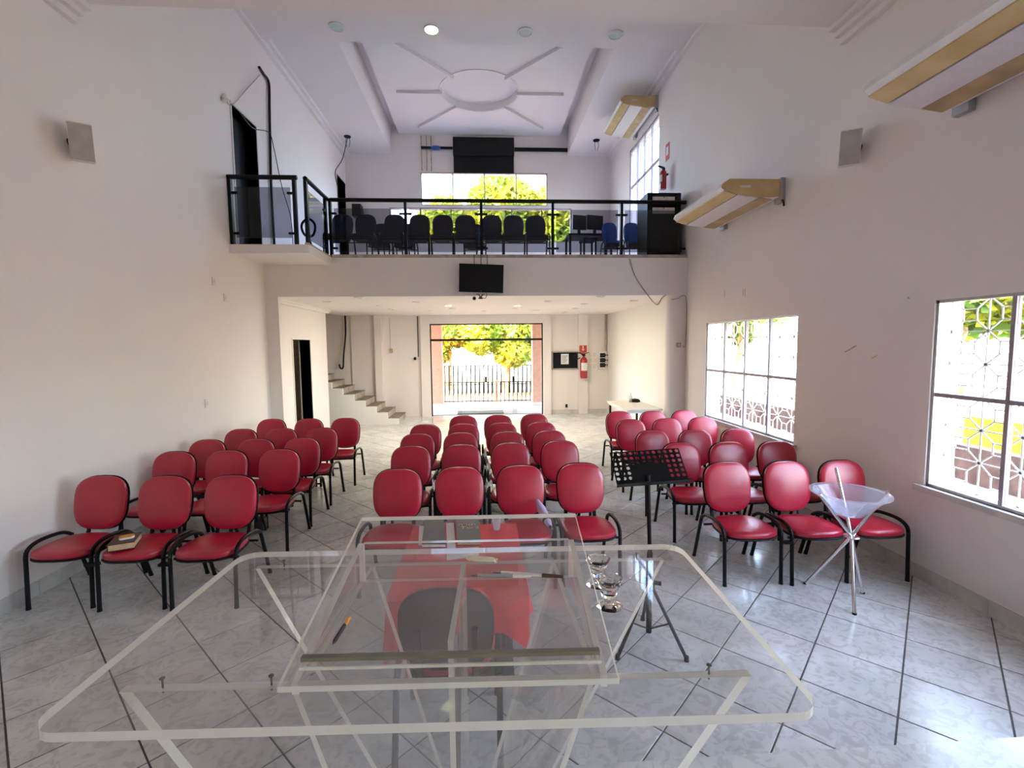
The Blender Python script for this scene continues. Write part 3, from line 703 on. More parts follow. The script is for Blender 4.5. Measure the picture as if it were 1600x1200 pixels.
for k, x in enumerate((658, 666, 673)):
    q0 = on_y(x, 212, 12.97); q1 = on_y(x, 267, 12.97)
    tag(MB().cyl((q0.x, 12.97, q1.z), (q0.x, 12.97, q0.z), .014, None, 8).build('rusty_pipe', 'pipe', smooth=True), '%s of three thin rusty pipes above the balcony window' % ['leftmost', 'middle', 'rightmost'][k], 'pipe', 'rusty pipes on the upper back wall')

# ------------------------------------------------------------------ television and camera under the balcony edge
c = on_y(752, 435, 7.9)
tv = thing('television', 'black flat television hung on the white balcony front', 'television', (c.x, 7.9, c.z))
tv.rotation_euler = (math.radians(3), math.radians(2.0), 0)
MB().box(-.36, .36, -.025, .03, -.225, .225).build('bezel', 'blacksat', tv, local=True, bevel=.006)
MB().box(-.335, .335, -.028, -.024, -.185, .205).build('screen', 'screen', tv, local=True)
MB().lathe([(.006, 0), (.006, .003)], (0, -.029, -.205), 12, mat=Matrix.Rotation(PI / 2, 4, 'X')).build('logo_mark', 'alum', tv, local=True)
MB().box(-.08, .08, .03, .09, -.10, .10).build('wall_bracket', 'black', tv, local=True)
for k, dx in enumerate((-.11, 0, .10)):
    tag(MB().tube([(c.x + dx, 7.92, c.z + .22), (c.x + dx * 1.02, 7.94, ZB - .02), (c.x + dx, 8.01, ZB + .05)], .006, 6).build('television_cable', 'black', smooth=True), '%s black cable dropping from the balcony to the television' % ['left', 'middle', 'right'][k], 'cable', 'television cables')
q = on_y(741, 466, 7.93)
cm = thing('surveillance_camera', 'small white camera with black lens below the television', 'camera', (q.x, 7.95, q.z))
MB().lathe([(.035, 0), (.035, .03)], (q.x, 7.99, q.z), 18, mat=Matrix.Rotation(PI / 2, 4, 'X')).build('base', 'white', cm, smooth=True)
MB().lathe([(.005, -.028), (.022, -.018), (.028, 0), (.022, .018), (.005, .028)], (q.x, 7.955, q.z), 14).build('lens', 'blacksat', cm, smooth=True)
q = on_y(751, 464, 7.9)
wm = thing('cable_bracket', 'tangle of small black brackets and wire under the television', 'bracket', (q.x, 7.95, q.z))
MB().lathe([(.03, -.03), (.045, -.015), (.02, .0)], (q.x, 7.93, q.z), 14).build('mount', 'black', wm, smooth=True)
for dx in (-.05, -.025, .025, .05): MB().tube([(q.x, 7.93, q.z - .01), (q.x + dx, 7.94, q.z + .05), (q.x + dx * 1.3, 7.985, q.z + .06)], .005, 6).build('arm', 'black', wm, smooth=True)
MB().tube(smooth_path([(q.x + .09, 7.94, c.z - .22), (q.x + .10, 7.94, q.z + .03), (q.x + .07, 7.94, q.z - .02), (q.x, 7.94, q.z)], 4), .005, 6).build('wire', 'black', wm, smooth=True)

# ------------------------------------------------------------------ air conditioners
def aircon(ya, yb, zt, label):
    root = thing('air_conditioner', label, 'air conditioner', (3.1, (ya + yb) / 2, zt - .26), group='air conditioners on the right wall')
    xo, xi = 2.72, XR - .06
    prof = [(xi, zt), (xo + .10, zt), (xo + .02, zt - .05), (xo, zt - .10), (xo + .04, zt - .13), (xo + .14, zt - .165), (xo + .46, zt - .215), (xo + .60, zt - .225), (xi, zt - .20)]
    MB().prism(prof, lambda p: (p[0], ya, p[1]), lambda p: (p[0], yb, p[1])).build('body', 'white', root)
    MB().prism([(xi, zt - .004), (xo + .10, zt - .004), (xo + .022, zt - .053), (xo + .004, zt - .10), (xo + .14, zt - .16), (xo + .46, zt - .21), (xi, zt - .195)], lambda p: (p[0], ya - .008, p[1]), lambda p: (p[0], ya, p[1])).build('end_cap', 'aged', root)
    MB().prism([(xi, zt - .004), (xo + .10, zt - .004), (xo + .022, zt - .053), (xo + .004, zt - .10), (xo + .14, zt - .16), (xo + .46, zt - .21), (xi, zt - .195)], lambda p: (p[0], yb, p[1]), lambda p: (p[0], yb + .008, p[1])).build('end_cap', 'aged', root)
    def strip(u0, u1, name, mat, off=.006):
        p0 = Vector((xo + .04, 0, zt - .13)); p1 = Vector((xo + .14, 0, zt - .165)); p2 = Vector((xo + .60, 0, zt - .225)); 
        f = lambda u: p0.lerp(p1, u / .2) if u < .2 else p1.lerp(p2, (u - .2) / .8)
        A, B = f(u0), f(u1)
        MB().prism([(A.x, A.z), (A.x, A.z - off), (B.x, B.z - off), (B.x, B.z)], lambda p: (p[0], ya - .004, p[1]), lambda p: (p[0], yb + .004, p[1])).build(name, mat, root)
    strip(0.0, .27, 'outlet_louver', 'aged', .010); strip(.275, .29, 'gap', 'black', .004); strip(.295, .70, 'front_panel', 'lavpanel', .012); strip(.715, 1.0, 'intake_cover', 'agedark', .009)
    MB().box(xi, XR - .005, ya - .02, ya + .10, zt - .26, zt + .012).build('wall_bracket', 'alum', root); MB().box(xi, XR - .005, yb - .10, yb + .02, zt - .26, zt + .012).build('wall_bracket', 'alum', root)
    MB().box(xo + .22, xo + .34, ya - .011, ya - .008, zt - .10, zt - .075).build('sticker', 'lavpanel', root)
    MB().tube(smooth_path([(xi + .02, ya + .02, zt - .2), (xi + .03, ya - .03, zt - .26), (XR - .01, ya - .01, zt - .30)], 4), .01, 6).build('drain_hose', 'black', root, smooth=True)
aircon(1.95, 3.38, 3.77, 'yellowed air conditioner at the upper right corner, nearest the camera')
aircon(5.42, 6.78, 3.76, 'yellowed air conditioner just below the balcony level on the right wall')
aircon(9.5, 10.85, 6.70, 'yellowed air conditioner up under the balcony ceiling')

# ------------------------------------------------------------------ wall speakers
def wall_speaker(loc, s, label):
    root = thing('wall_loudspeaker', label, 'speaker', loc, group='white wall loudspeakers')
    L = Vector(loc)
    m_ = Matrix.Translation((L.x + s * .13, L.y, L.z + .15)) @ Matrix.Rotation(s * math.radians(30), 4, 'Z') @ Matrix.Rotation(math.radians(14), 4, 'X')
    mb = MB(); pf = [(-.085, -.10), (.085, -.10), (.06, .10), (-.06, .10)]
    mb.prism(pf, lambda p: m_ @ Vector((p[0], p[1], -.15)), lambda p: m_ @ Vector((p[0], p[1], .15))); mb.build('cabinet', 'wall', root, bevel=.012)
    mb = MB(); mb.obox(m_ @ Matrix.Translation((0, -.104, 0)), .078, .004, .14); mb.build('grille', 'spkgrey', root)
    MB().bar((L.x + s * .002, L.y + .02, L.z + .16), (L.x + s * .08, L.y + .02, L.z + .18), .05, .05).build('bracket', 'black', root)
wall_speaker((XL, 4.42, 3.5), 1, 'white loudspeaker fixed to the left wall')
wall_speaker((XR, 4.3, 3.5), -1, 'white loudspeaker fixed to the right wall')

# ------------------------------------------------------------------ recessed lamps
def downlight(x, y, z, label, group, lit=None, r=.085):
    root = thing('recessed_lamp', label, 'ceiling lamp', (x, y, z), group=group)
    MB().lathe([(r, 0), (r + .002, -.012), (r - .012, -.018), (r - .022, -.006), (r - .022, 0)], (x, y, z), 24, cap=False).build('ring', 'white', root, smooth=True)
    if lit == 'lamp_on':
        ld = D.lights.new('lamp_light', 'AREA'); ld.shape = 'DISK'; ld.size = r; ld.energy = 7.0; ld.color = (1.0, .92, .75)
        lo = D.objects.new('lamp_light', ld); col.objects.link(lo); lo.parent = root; lo.location = (0, 0, -.03)
    MB().lathe([(.004, -.006), (r - .022, -.006), (r - .022, -.001), (.004, -.001)], (x, y, z), 20).build('bulb', lit or 'lens', root)
for k, (x, lit) in enumerate(((-2.2, None), (-.735, 'lamp_green'), (.74, None), (2.2, None))):
    downlight(x * .985, 7.86, ZBM, ['leftmost recessed lamp in the row of four, with dark centre', 'lit recessed lamp in the row of four above the balcony front', 'unlit recessed lamp just right of the lit one above the balcony', 'rightmost recessed lamp in the row of four above the balcony'][k], 'lamps above the balcony front', lit, .12)
def unlit_label(x, y):
    row = ['first', 'second', 'third', 'fourth', 'fifth', 'sixth'][0 if y < 8.5 else 1 if y < 9.2 else 2 if y < 10.2 else 3 if y < 11 else 4 if y < 11.8 else 5]
    side = 'left end' if x < -1.9 else 'left of the middle' if x < -.5 else 'middle' if x < .5 else 'right of the middle' if x < 1.9 else 'right end'
    if y == 8.93: side = 'far right, by the column'
    if y == 8.87: side = 'far left, by the doorway'
    return 'unlit recessed lamp under the balcony, %s row from the front, %s' % (row, side)
for k, (x, y) in enumerate(((-2.79, 8.87), (-2.04, 8.09), (-2.05, 9.77), (-1.98, 10.64), (-1.22, 8.96), (-.69, 9.71), (-.66, 10.56), (-1.19, 11.3), (.04, 11.4), (.717, 9.8), (.72, 10.66), (1.26, 11.3), (1.23, 8.97), (2.1, 10.77), (2.04, 9.58), (2.01, 8.1), (2.06, 12.04), (2.85, 8.93))):
    lit = (x, y) in ((-.69, 9.71), (.717, 9.8))
    downlight(x, y, ZC, ('lit recessed lamp under the balcony, %s of the two' % ('left' if x < 0 else 'right')) if lit else unlit_label(x, y), 'lamps under the balcony', 'lamp_on' if lit else None, .075)
for k, (x, y) in enumerate(((-3.15, 12.0), (2.85, 12.0))):
    root = thing('ceiling_spot_mount', ['small dark spot mount with hanging wires at the left ceiling edge', 'small dark spot mount with hanging wires at the right ceiling edge'][k], 'lamp mount', (x, y, ZU))
    MB().lathe([(.08, -.02), (.08, 0)], (x, y, ZU), 16).build('plate', 'blackplastic', root)
    for dx in (-.03, .04): MB().tube([(x + dx, y, ZU - .02), (x + dx * 1.4, y, ZU - .12), (x + dx * .8, y, ZU - .25)], .006, 6).build('wire', 'black', root, smooth=True)

# ------------------------------------------------------------------ cables and small wall fittings
def cable(name, label, pts, r=.008, mat='black', n=6):
    tag(MB().tube(smooth_path(pts, n), r, 8).build(name, mat, smooth=True), label, 'cable')
XW = XL + .03
L = lambda x, y: on_x(x, y, XW)
cable('black_conduit', 'thick black cable running down the left wall beside the balcony door', [L(405, 105), L(412, 116), L(420, 130), L(421, 170), L(422, 220), L(424, 300), (XW, L(424, 300).y + .02, ZB + .02)], .022)
cable('thin_cable', 'thin dark cable sagging from the balcony door frame', [L(361, 163), L(374, 175), L(395, 200), L(420, 207), L(428, 232), L(440, 290), L(455, 345), (XW + .05, L(462, 372).y - .3, ZB + .02)], .007)
cable('grey_cable', 'faint grey cable slanting up the wall above the balcony door', [L(350, 152), L(362, 164), L(385, 140), L(406, 117)], .006, 'alum')
cable('hanging_wire', 'dark wire looping from the ceiling to the far balcony doorway', [(-3.15, 12.0, ZU - .03), (-3.3, 12.05, ZU - .5), L(524, 268), L(527, 290)], .009)
tag(MB().lathe([(.005, -.05), (.04, -.03), (.05, 0), (.03, .05), (.005, .07)], tuple(L(351, 154)), 14).build('wall_sensor', 'ivory', smooth=True), 'small pale sensor above the balcony door corner', 'sensor')
for (x, y, lab) in ((337, 440, 'upper of two small box marks on the left wall'), (355, 465, 'lower of two small box marks on the left wall'), (326, 630, 'light switch low on the left wall')):
    p = L(x, y); root = thing('wall_switch', lab, 'switch', p)
    MB().box(XL, XL + .012, p.y - .035, p.y + .035, p.z - .055, p.z + .055).build('plate', 'ivory', root, bevel=.004); MB().box(XL + .012, XL + .018, p.y - .012, p.y + .012, p.z - .02, p.z + .02).build('toggle', 'lavpanel', root)
for (x, lab) in ((611, 'pale bell switch hanging on a cord right of the stairs'), (651, 'black and white camera on the wall left of the entrance')):
    p = on_y(x, 548 if x == 611 else 560, YB - .01)
    root = thing('wall_device', lab, 'wall fitting', p)
    if x == 611:
        MB().box(p.x - .045, p.x + .045, YB - .03, YB, p.z - .06, p.z + .06).build('plate', 'pipe', root, bevel=.01); MB().cyl((p.x, YB - .01, p.z + .06), (p.x - .02, YB - .01, ZC - .05), .008, None, 6).build('cord', 'lavpanel', root)
    else:
        MB().lathe([(.04, 0), (.055, -.03)], (p.x, YB - .03, p.z), 14, mat=Matrix.Rotation(PI / 2, 4, 'X')).build('mount', 'white', root); MB().lathe([(.005, -.045), (.036, -.02), (.036, .02), (.005, .045)], (p.x - .03, YB - .1, p.z), 14).build('lens', 'blacksat', root, smooth=True)
        MB().cyl((p.x + .05, YB - .012, p.z + .04), (p.x + .05, YB - .012, ZC - .02), .012, None, 6).build('cord', 'black', root)
p = on_y(885, 634, YB - .01); root = thing('floor_socket', 'black power socket low on the back wall', 'socket', p)
MB().box(p.x - .06, p.x + .06, YB - .015, YB, p.z - .08, p.z + .08).build('plate', 'white', root); MB().box(p.x - .03, p.x + .03, YB - .04, YB - .015, p.z - .045, p.z + .045).build('plug', 'black', root)
p = on_x(1063, 539, XR - .3); 
root = thing('column_socket', 'pale switch plate on the rounded right column', 'switch', (3.33, 8.02, p.z)); pz = on_y(1060, 539, 8.02)
MB().box(pz.x - .04, pz.x + .04, 7.995, 8.03, pz.z - .04, pz.z + .04).build('plate', 'stairrise', root, bevel=.006); MB().box(pz.x - .012, pz.x + .012, 7.99, 7.995, pz.z - .015, pz.z + .015).build('toggle', 'ivory', root)
cable('curled_cable_end', 'loose cable end curling out under the right balcony corner', [on_y(984, 404, 7.985), on_y(992, 430, 7.985), on_y(1010, 458, 7.985), on_y(1026, 476, 7.98), on_y(1034, 466, 7.96), on_y(1040, 461, 7.98)], .009, 'stairrise')
cable('column_wire', 'thin wire running round the head of the right column', [(3.2, 7.99, 2.64), (3.3, 7.99, 2.66), (3.45, 7.99, 2.66), (3.455, 7.99, 1.9), (3.4, 7.99, 1.87)], .007, 'stairrise')
cable('stair_wall_cable', 'dark cable hanging down the wall beside the upper stairs', [on_y(539, 489, 12.9), on_y(540, 520, 12.9), on_y(537, 555, 12.85), on_y(536, 574, 12.85), on_y(532, 575, 12.85), on_y(530, 569, 12.85)], .022)

# ------------------------------------------------------------------ fire extinguishers and signs
def extinguisher(x, y, z, h, dirv, label):
    root = thing('fire_extinguisher', label, 'extinguisher', (x, y, z), group='fire extinguishers'); r = h * .14
    MB().lathe([(r * .9, 0), (r, .02), (r, h * .70), (r * .75, h * .78), (r * .3, h * .83), (r * .3, h * .88)], (x, y, z), 24).build('cylinder', 'extred', root, smooth=True)
    MB().lathe([(r * .45, h * .86), (r * .45, h * .92), (r * .3, h * .94)], (x, y, z), 14).build('valve', 'black', root)
    MB().bar((x, y, z + h * .93), (x + dirv[0] * r * 1.5, y + dirv[1] * r * 1.5, z + h), .02, .015).build('lever', 'black', root)
    MB().tube(smooth_path([(x, y, z + h * .9), (x - dirv[1] * r * 1.6 - dirv[0] * r * 1.6, y - dirv[0] * .03, z + h * .99), (x - dirv[0] * r * 2.6, y - abs(dirv[1]) * .05, z + h * .86), (x - dirv[0] * r * 1.6, y + 0, z + h * .76), (x - dirv[0] * r * 1.0, y, z + h * .80)], 5), .014, 8).build('hose', 'black', root, smooth=True)
    lb = MB(); seg = 8; vs = []; fs = []
    for k in range(seg + 1):
        a_ = math.radians(-90 - 55 + 110 * k / seg) if dirv[0] else math.radians(180 - 55 + 110 * k / seg)
        for zz in (h * .30, h * .60): vs.append((x + math.cos(a_) * (r + .003), y + math.sin(a_) * (r + .003), z + zz))
    for k in range(seg): fs.append((2 * k, 2 * k + 2, 2 * k + 3, 2 * k + 1))
    lb.add(vs, fs); lb.build('paper_label', 'paper', root)
    MB().box(x - .03, x + .03, y + (r - .01 if dirv[0] else -.03), y + (r + .04 if dirv[0] else .03), z + h * .6, z + h * .66).build('wall_hook', 'black', root) if dirv[0] else MB().box(x + r - .01, x + r + .03, y - .03, y + .03, z + h * .6, z + h * .66).build('wall_hook', 'black', root)
p = on_y(912, 591, YB - .2)
extinguisher(p.x, YB - .2, p.z, .70, (1, 0), 'red fire extinguisher on the pilaster by the notice board')
p = on_x(1036, 296, XR - .12)
extinguisher(XR - .12, p.y, p.z, .42, (0, 1), 'dark red fire extinguisher on the right wall above the balcony rack')
p = on_x(1043, 237, XR - .004); root = thing('extinguisher_sign', 'small red sign above the balcony fire extinguisher', 'sign', p, group='extinguisher signs')
MB().box(XR - .006, XR, p.y - .09, p.y + .09, p.z - .15, p.z + .15).build('plate', 'signred', root); MB().box(XR - .009, XR - .006, p.y - .05, p.y + .05, p.z - .06, p.z + .09).build('pictogram', 'paper', root)
p = on_y(911, 546, YB - .085); Y_ = YB - .085; root = thing('extinguisher_sign', 'red square extinguisher sign on the back pilaster', 'sign', p, group='extinguisher signs')
MB().box(p.x - .10, p.x + .10, Y_ - .006, Y_, p.z - .09, p.z + .11).build('plate', 'signred', root)
pg = MB(); pg.box(p.x - .015, p.x + .015, Y_ - .009, Y_ - .006, p.z, p.z + .10); pg.prism([(p.x - .045, p.z + .01), (p.x + .045, p.z + .01), (p.x, p.z - .05)], lambda q: (q[0], Y_ - .009, q[1]), lambda q: (q[0], Y_ - .006, q[1])); pg.build('white_arrow', 'paper', root)
MB().prism([(p.x - .08, p.z - .10), (p.x + .08, p.z - .10), (p.x + .02, p.z - .17), (p.x - .02, p.z - .17)], lambda q: (q[0], Y_ - .006, q[1]), lambda q: (q[0], Y_, q[1])).build('lower_tab', 'signred', root)

# notice board, electric panel
a = on_y(862, 549, YB - .03); b_ = on_y(904.5, 577, YB - .03)
nb = thing('notice_board', 'dark notice board in a metal frame with one white sheet', 'notice board', ((a.x + b_.x) / 2, YB - .03, b_.z))
MB().box(a.x + .03, b_.x - .03, YB - .03, YB - .005, b_.z + .03, a.z - .03).build('felt', 'screen', nb)
fr = MB(); fr.box(a.x, b_.x, YB - .045, YB, a.z - .035, a.z); fr.box(a.x, b_.x, YB - .045, YB, b_.z, b_.z + .035); fr.box(a.x, a.x + .035, YB - .045, YB, b_.z, a.z); fr.box(b_.x - .035, b_.x, YB - .045, YB, b_.z, a.z)
fr.build('frame', 'alum', nb, bevel=.006)
s0 = on_y(876.5, 553, YB - .034); s1 = on_y(888.5, 569, YB - .034)
shp = MB().box(s0.x, s1.x, YB - .036, YB - .031, s1.z, s0.z).build('notice_sheet', 'paper', nb)
for k in range(6): MB().box(s0.x + .03, s1.x - .03 - .02 * (k % 3), YB - .038, YB - .036, s0.z - .06 - k * .035, s0.z - .05 - k * .035).build('print_line', 'charcoal', shp)
ep = thing('electric_panel', 'cream electric panel with three dark breaker rows', 'electric panel', (on_y(947, 577, YB).x, YB - .05, on_y(947, 577, YB).z))
a = on_y(935, 549, YB - .05); b_ = on_y(949.5, 577, YB - .05); b_.x = min(b_.x, 3.40)
MB().box(a.x, b_.x, YB - .07, YB, b_.z, a.z).build('box', 'beigetop', ep, bevel=.01)
for k in range(3):
    z_ = b_.z + .06 + k * .135; br = MB().box(a.x + .04, b_.x - .06, YB - .08, YB - .07, z_, z_ + .115).build('breaker_row', 'blackplastic', ep)
    for j in range(5): MB().box(a.x + .06 + j * .042, a.x + .085 + j * .042, YB - .09, YB - .08, z_ + .04, z_ + .08).build('switch', 'charcoal', br)
MB().cyl((b_.x - .04, YB - .03, a.z), (b_.x - .04, YB - .03, ZC), .025, None, 10).build('conduit', 'stairrise', ep, smooth=True)
for i in range(2):
    for j in range(3):
        q = on_y(922 + i * 8, 554 + j * 9, YB - .004)
        tag(MB().box(q.x - .05, q.x + .05, YB - .006, YB, q.z - .055, q.z + .055).build('pinned_card', 'beigetop'), 'faded cream card beside the electric panel, %s row %s' % (['top', 'middle', 'bottom'][j], ['left', 'right'][i]), 'card', 'faded cards on the back wall')

# white table with things on it
tb = thing('long_white_table', 'long cream-topped table against the right wall below the balcony', 'table', (2.82, 8.85, 0))
MB().box(2.5, 3.15, 8.17, 9.52, .72, .75).build('table_top', 'beigetop', tb, bevel=.004)
MB().box(2.53, 3.12, 8.2, 9.49, .68, .72).build('apron', 'white', tb)
for x in (2.55, 3.1):
    for y in (8.23, 9.46): MB().box(x - .018, x + .018, y - .018, y + .018, 0, .68).build('leg', 'black', tb)
p = on_z(996, 627, .76); p.x = min(p.x, 3.0)
rt = thing('black_recorder', 'small black round device lying on the cream table', 'device', (p.x, p.y, .75))
MB().lathe([(.10, 0), (.11, .02), (.09, .05), (.06, .06)], (p.x, p.y, .75), 20).build('body', 'blacksat', rt, smooth=True); MB().lathe([(.03, .06), (.02, .075)], (p.x, p.y, .75), 12).build('button', 'alum', rt)
p = on_z(990, 627, .76); p.x = 2.9; p.y = 9.2; bt = thing('clear_bottle', 'small clear bottle standing on the cream table', 'bottle', (p.x, p.y + .05, .75))
MB().lathe([(.032, 0), (.034, .02), (.034, .11), (.013, .15), (.013, .17)], (p.x, p.y + .05, .75), 16).build('body', 'bowl', bt, smooth=True); MB().lathe([(.015, .17), (.015, .19)], (p.x, p.y + .05, .75), 12).build('cap', 'white', bt)

# ------------------------------------------------------------------ clear lectern
LR = math.radians(-2.2); LC = Vector((-.09, 1.175, .3))
lec = thing('clear_lectern', 'large clear acrylic lectern in the foreground with a sloped reading desk', 'lectern', LC, LR)
AC = ['acrylic', 'edge']
def rrect(hx, hy, r, n=7):
    out = []
    for cx, cy, a0 in ((hx - r, hy - r, 0), (-hx + r, hy - r, 90), (-hx + r, -hy + r, 180), (hx - r, -hy + r, 270)):
        for k in range(n):
            a = math.radians(a0 + 90 * k / (n - 1)); out.append((cx + r * math.cos(a), cy + r * math.sin(a)))
    return out
ZP = 1.23 - .3                                   # top of the big plate above the platform
MB().prism(rrect(.72, .368, .055), lambda p: (p[0], p[1], ZP - .018), lambda p: (p[0], p[1], ZP), 1, 0).build('top_plate', AC, lec, local=True)
def vpanel(y, prof, name, th=.021):
    return MB().prism(prof, lambda p: (p[0], y - th / 2, p[1]), lambda p: (p[0], y + th / 2, p[1]), 1, 0).build(name, AC, lec, local=True)
zt = ZP - .0195
vpanel(-.235, [(-.645, zt), (-.26, zt - .59), (-.26, .02), (.26, .02), (.26, zt - .59), (.645, zt)], 'front_panel')
vpanel(.30, [(-.645, zt), (-.20, .02), (.20, .02), (.645, zt)], 'back_panel')
for s in (-1, 1):
    th = .012; mb = MB()
    A = [(s * .315, -.227, zt), (s * .285, .292, zt), (s * .03, .292, .02), (s * .03, -.227, .02)]
    B = [(x + th, y, z) for x, y, z in A]
    mb.add(A + B, [(0, 1, 2, 3), (7, 6, 5, 4)], 0); mb.add(A + B, [(0, 4, 5, 1), (1, 5, 6, 2), (2, 6, 7, 3), (3, 7, 4, 0)], 1); mb.build('side_panel', AC, lec, local=True)
mb = MB(); mb.add([(0, -.1, zt), (0, .292, zt), (0, .292, .02), (0, -.1, .02), (.014, -.1, zt), (.014, .292, zt), (.014, .292, .02), (.014, -.1, .02)], [(0, 1, 2, 3), (7, 6, 5, 4)], 0)
mb.add([(0, -.1, zt), (0, .292, zt), (0, .292, .02), (0, -.1, .02), (.014, -.1, zt), (.014, .292, zt), (.014, .292, .02), (.014, -.1, .02)], [(0, 4, 5, 1), (1, 5, 6, 2), (2, 6, 7, 3), (3, 7, 4, 0)], 1); mb.build('middle_rib', AC, lec, local=True)
MB().prism(rrect(.40, .36, .04), lambda p: (p[0], p[1], 0), lambda p: (p[0], p[1], .02), 1, 0).build('base_plate', AC, lec, local=True)
for x, y in ((-.565, -.235), (-.345, -.235), (.56, -.235), (.335, -.235), (-.56, .30), (-.345, .30), (.56, .30), (.345, .30)):
    bo = MB().lathe([(.0055, 0), (.0055, .002), (.003, .0035)], (x, y, ZP), 12).build('bolt', 'bolt', lec, local=True)
    MB().cyl((x, y, ZP - .03), (x, y, ZP), .002, None, 8).build('bolt_shank', 'bolt', bo, local=True)
# sloped reading desk on the plate
bx = .028
def slope_z(y): return ZP + .020 + (y + .31) * (.115 / .58)
rp = MB(); hw = .325; poly = [(-hw, -.31), (hw, -.31), (hw + .005, .27), (-hw - .005, .27)]
rp.prism(poly, lambda p: (p[0] + bx, p[1], slope_z(p[1])), lambda p: (p[0] + bx, p[1], slope_z(p[1]) + .012), 1, 0)
rp.build('reading_plate', AC, lec, local=True)
for s in (-1, 1):
    sx = bx + s * .30
    MB().prism([(-.29, ZP), (.155, ZP), (.155, slope_z(.155)), (-.29, slope_z(-.29))], lambda p: (sx - .007, p[0], p[1]), lambda p: (sx + .007, p[0], p[1]), 1, 0).build('desk_side', AC, lec, local=True)
MB().prism([(bx - .293, ZP), (bx + .293, ZP), (bx + .293, slope_z(.155)), (bx - .293, slope_z(.155))], lambda p: (p[0], .15, p[1]), lambda p: (p[0], .165, p[1]), 1, 0).build('desk_back', AC, lec, local=True)
MB().box(bx - .295, bx + .295, -.272, -.262, slope_z(-.267) + .012, slope_z(-.267) + .026, 0).build('book_stop', 'acrylic', lec, local=True)
MB().box(bx - .295, bx + .295, -.273, -.261, slope_z(-.267) + .026, slope_z(-.267) + .034, 0).build('stop_edge', 'olive', lec, local=True)
MB().box(bx - .298, bx + .298, -.276, -.272, slope_z(-.267) + .010, slope_z(-.267) + .016, 0).build('stop_seam', 'edge', lec, local=True)
MB().box(bx - .297, bx + .297, -.262, -.240, slope_z(-.25) + .013, slope_z(-.25) + .020, 0).build('ledge', AC, lec, local=True)
def on_desk(x, y, lift=.0):
    # pixel to a point on the sloped reading plate (world)
    best = None
    for k in range(400):
        z = 1.24 + k * .0004; p = on_z(x, y, z)
        q = Matrix.Rotation(-LR, 4, 'Z') @ (p - Vector((LC.x, LC.y, 0)))
        e = abs(slope_z(q.y) + .012 + .3 - z)
        if best is None or e < best[0]: best = (e, p)
    return best[1] + Vector((0, 0, lift))
def pen(x0, y0, x1, y1, label, body, tip, ink):
    a = on_desk(x0, y0, .005); b_ = on_desk(x1, y1, .005)
    root = thing('pen', label, 'pen', a, group='pens on the lectern'); d_ = (b_ - a)
    MB().tube([a + d_ * .12, a + d_ * .70], .0045, 10).build('barrel', body, root, smooth=True); MB().tube([a, a + d_ * .12], [.001, .004], 10).build('tip', tip, root, smooth=True); MB().tube([a + d_ * .70, b_], [.005, .004], 10).build('cap', ink, root, smooth=True)
pen(735, 902, 830, 903, 'grey pen lying lengthwise on the reading plate', 'alum', 'bolt', 'beigetop')
pen(770, 897, 880, 904, 'cream pen with dark red end on the reading plate', 'beigetop', 'bolt', 'brown')
pen(520, 1010, 546, 968, 'orange-tipped dark pen along the left side of the reading plate', 'charcoal', 'charcoal', 'orange')
a = on_desk(728, 874, .004); b_ = on_desk(776, 878, .004)
fc = thing('folded_wrapper', 'small cream folded wrapper on the reading plate', 'wrapper', a)
d_ = (b_ - a); nrm = Vector((-d_.y, d_.x, 0)).normalized()
mb = MB(); mb.tube([a, a + d_ * .12, a + d_ * .5, a + d_ * .85, a + d_ * .92], [.004, .012, .013, .012, .009], 12, flat=1.0); mb.v = [(v[0], v[1], a.z + (v[2] - a.z) * .35) for v in mb.v]; mb.build('roll', 'cream', fc, smooth=True)
mb = MB(); mb.bar(a + d_ * .9, b_ + nrm * .008, .006, .003); mb.bar(a + d_ * .9, b_ - nrm * .010, .006, .003); mb.build('twisted_end', 'cream', fc)

def candlestick(x, y, label):
    z = 1.2305; root = thing('glass_candlestick', label, 'candlestick', (x, y, z), group='glass candlesticks on the lectern')
    MB().lathe([(.032, 0), (.034, .003), (.030, .008), (.014, .014), (.012, .022)], (x, y, z), 28).build('foot', 'glass', root, smooth=True)
    MB().lathe([(.012, .022), (.020, .030), (.021, .038), (.014, .046)], (x, y, z), 20).build('stem_knob', 'glass', root, smooth=True)
    MB().lathe([(.014, .046), (.026, .052), (.030, .064), (.036, .076), (.030, .077), (.021, .066), (.012, .060)], (x, y, z), 8).build('cup', 'glass', root)
p = on_z(951.5, 948, 1.23); candlestick(p.x, p.y, 'glass candlestick nearer the camera on the lectern')
p = on_z(934, 914, 1.23); candlestick(p.x, p.y, 'glass candlestick farther back on the lectern')

# ------------------------------------------------------------------ small table with red cloth
TX0_, TX1_, TY0, TY1, TZ = -.46, .19, 2.14, 3.04, .73
tt = thing('small_table', 'small dark table hidden under a red cloth', 'table', (-.135, 2.6, 0))
MB().box(TX0_, TX1_, TY0, TY1, TZ - .025, TZ).build('table_top', 'wood', tt)
for x in (TX0_ + .06, TX1_ - .06): MB().box(x - .02, x + .02, 2.74, 2.79, 0, TZ - .025).build('leg', 'black', tt)
MB().box(TX0_ + .04, TX1_ - .04, 2.55, 3.0, 0, .02).build('foot_plate', 'black', tt)
cl = MB(); per = []; step = .025
def along(p, q):
    n = int((Vector(q) - Vector(p)).length / step); return [(p[0] + (q[0] - p[0]) * k / n, p[1] + (q[1] - p[1]) * k / n) for k in range(n)]
cor = [(TX0_ - .004, TY0 - .004), (TX1_ + .004, TY0 - .004), (TX1_ + .004, TY1 + .004), (TX0_ - .004, TY1 + .004)]
for k in range(4): per += along(cor[k], cor[(k + 1) % 4])
cc = Vector(((TX0_ + TX1_) / 2, (TY0 + TY1) / 2)); np_ = len(per); rows = 7; vs = []
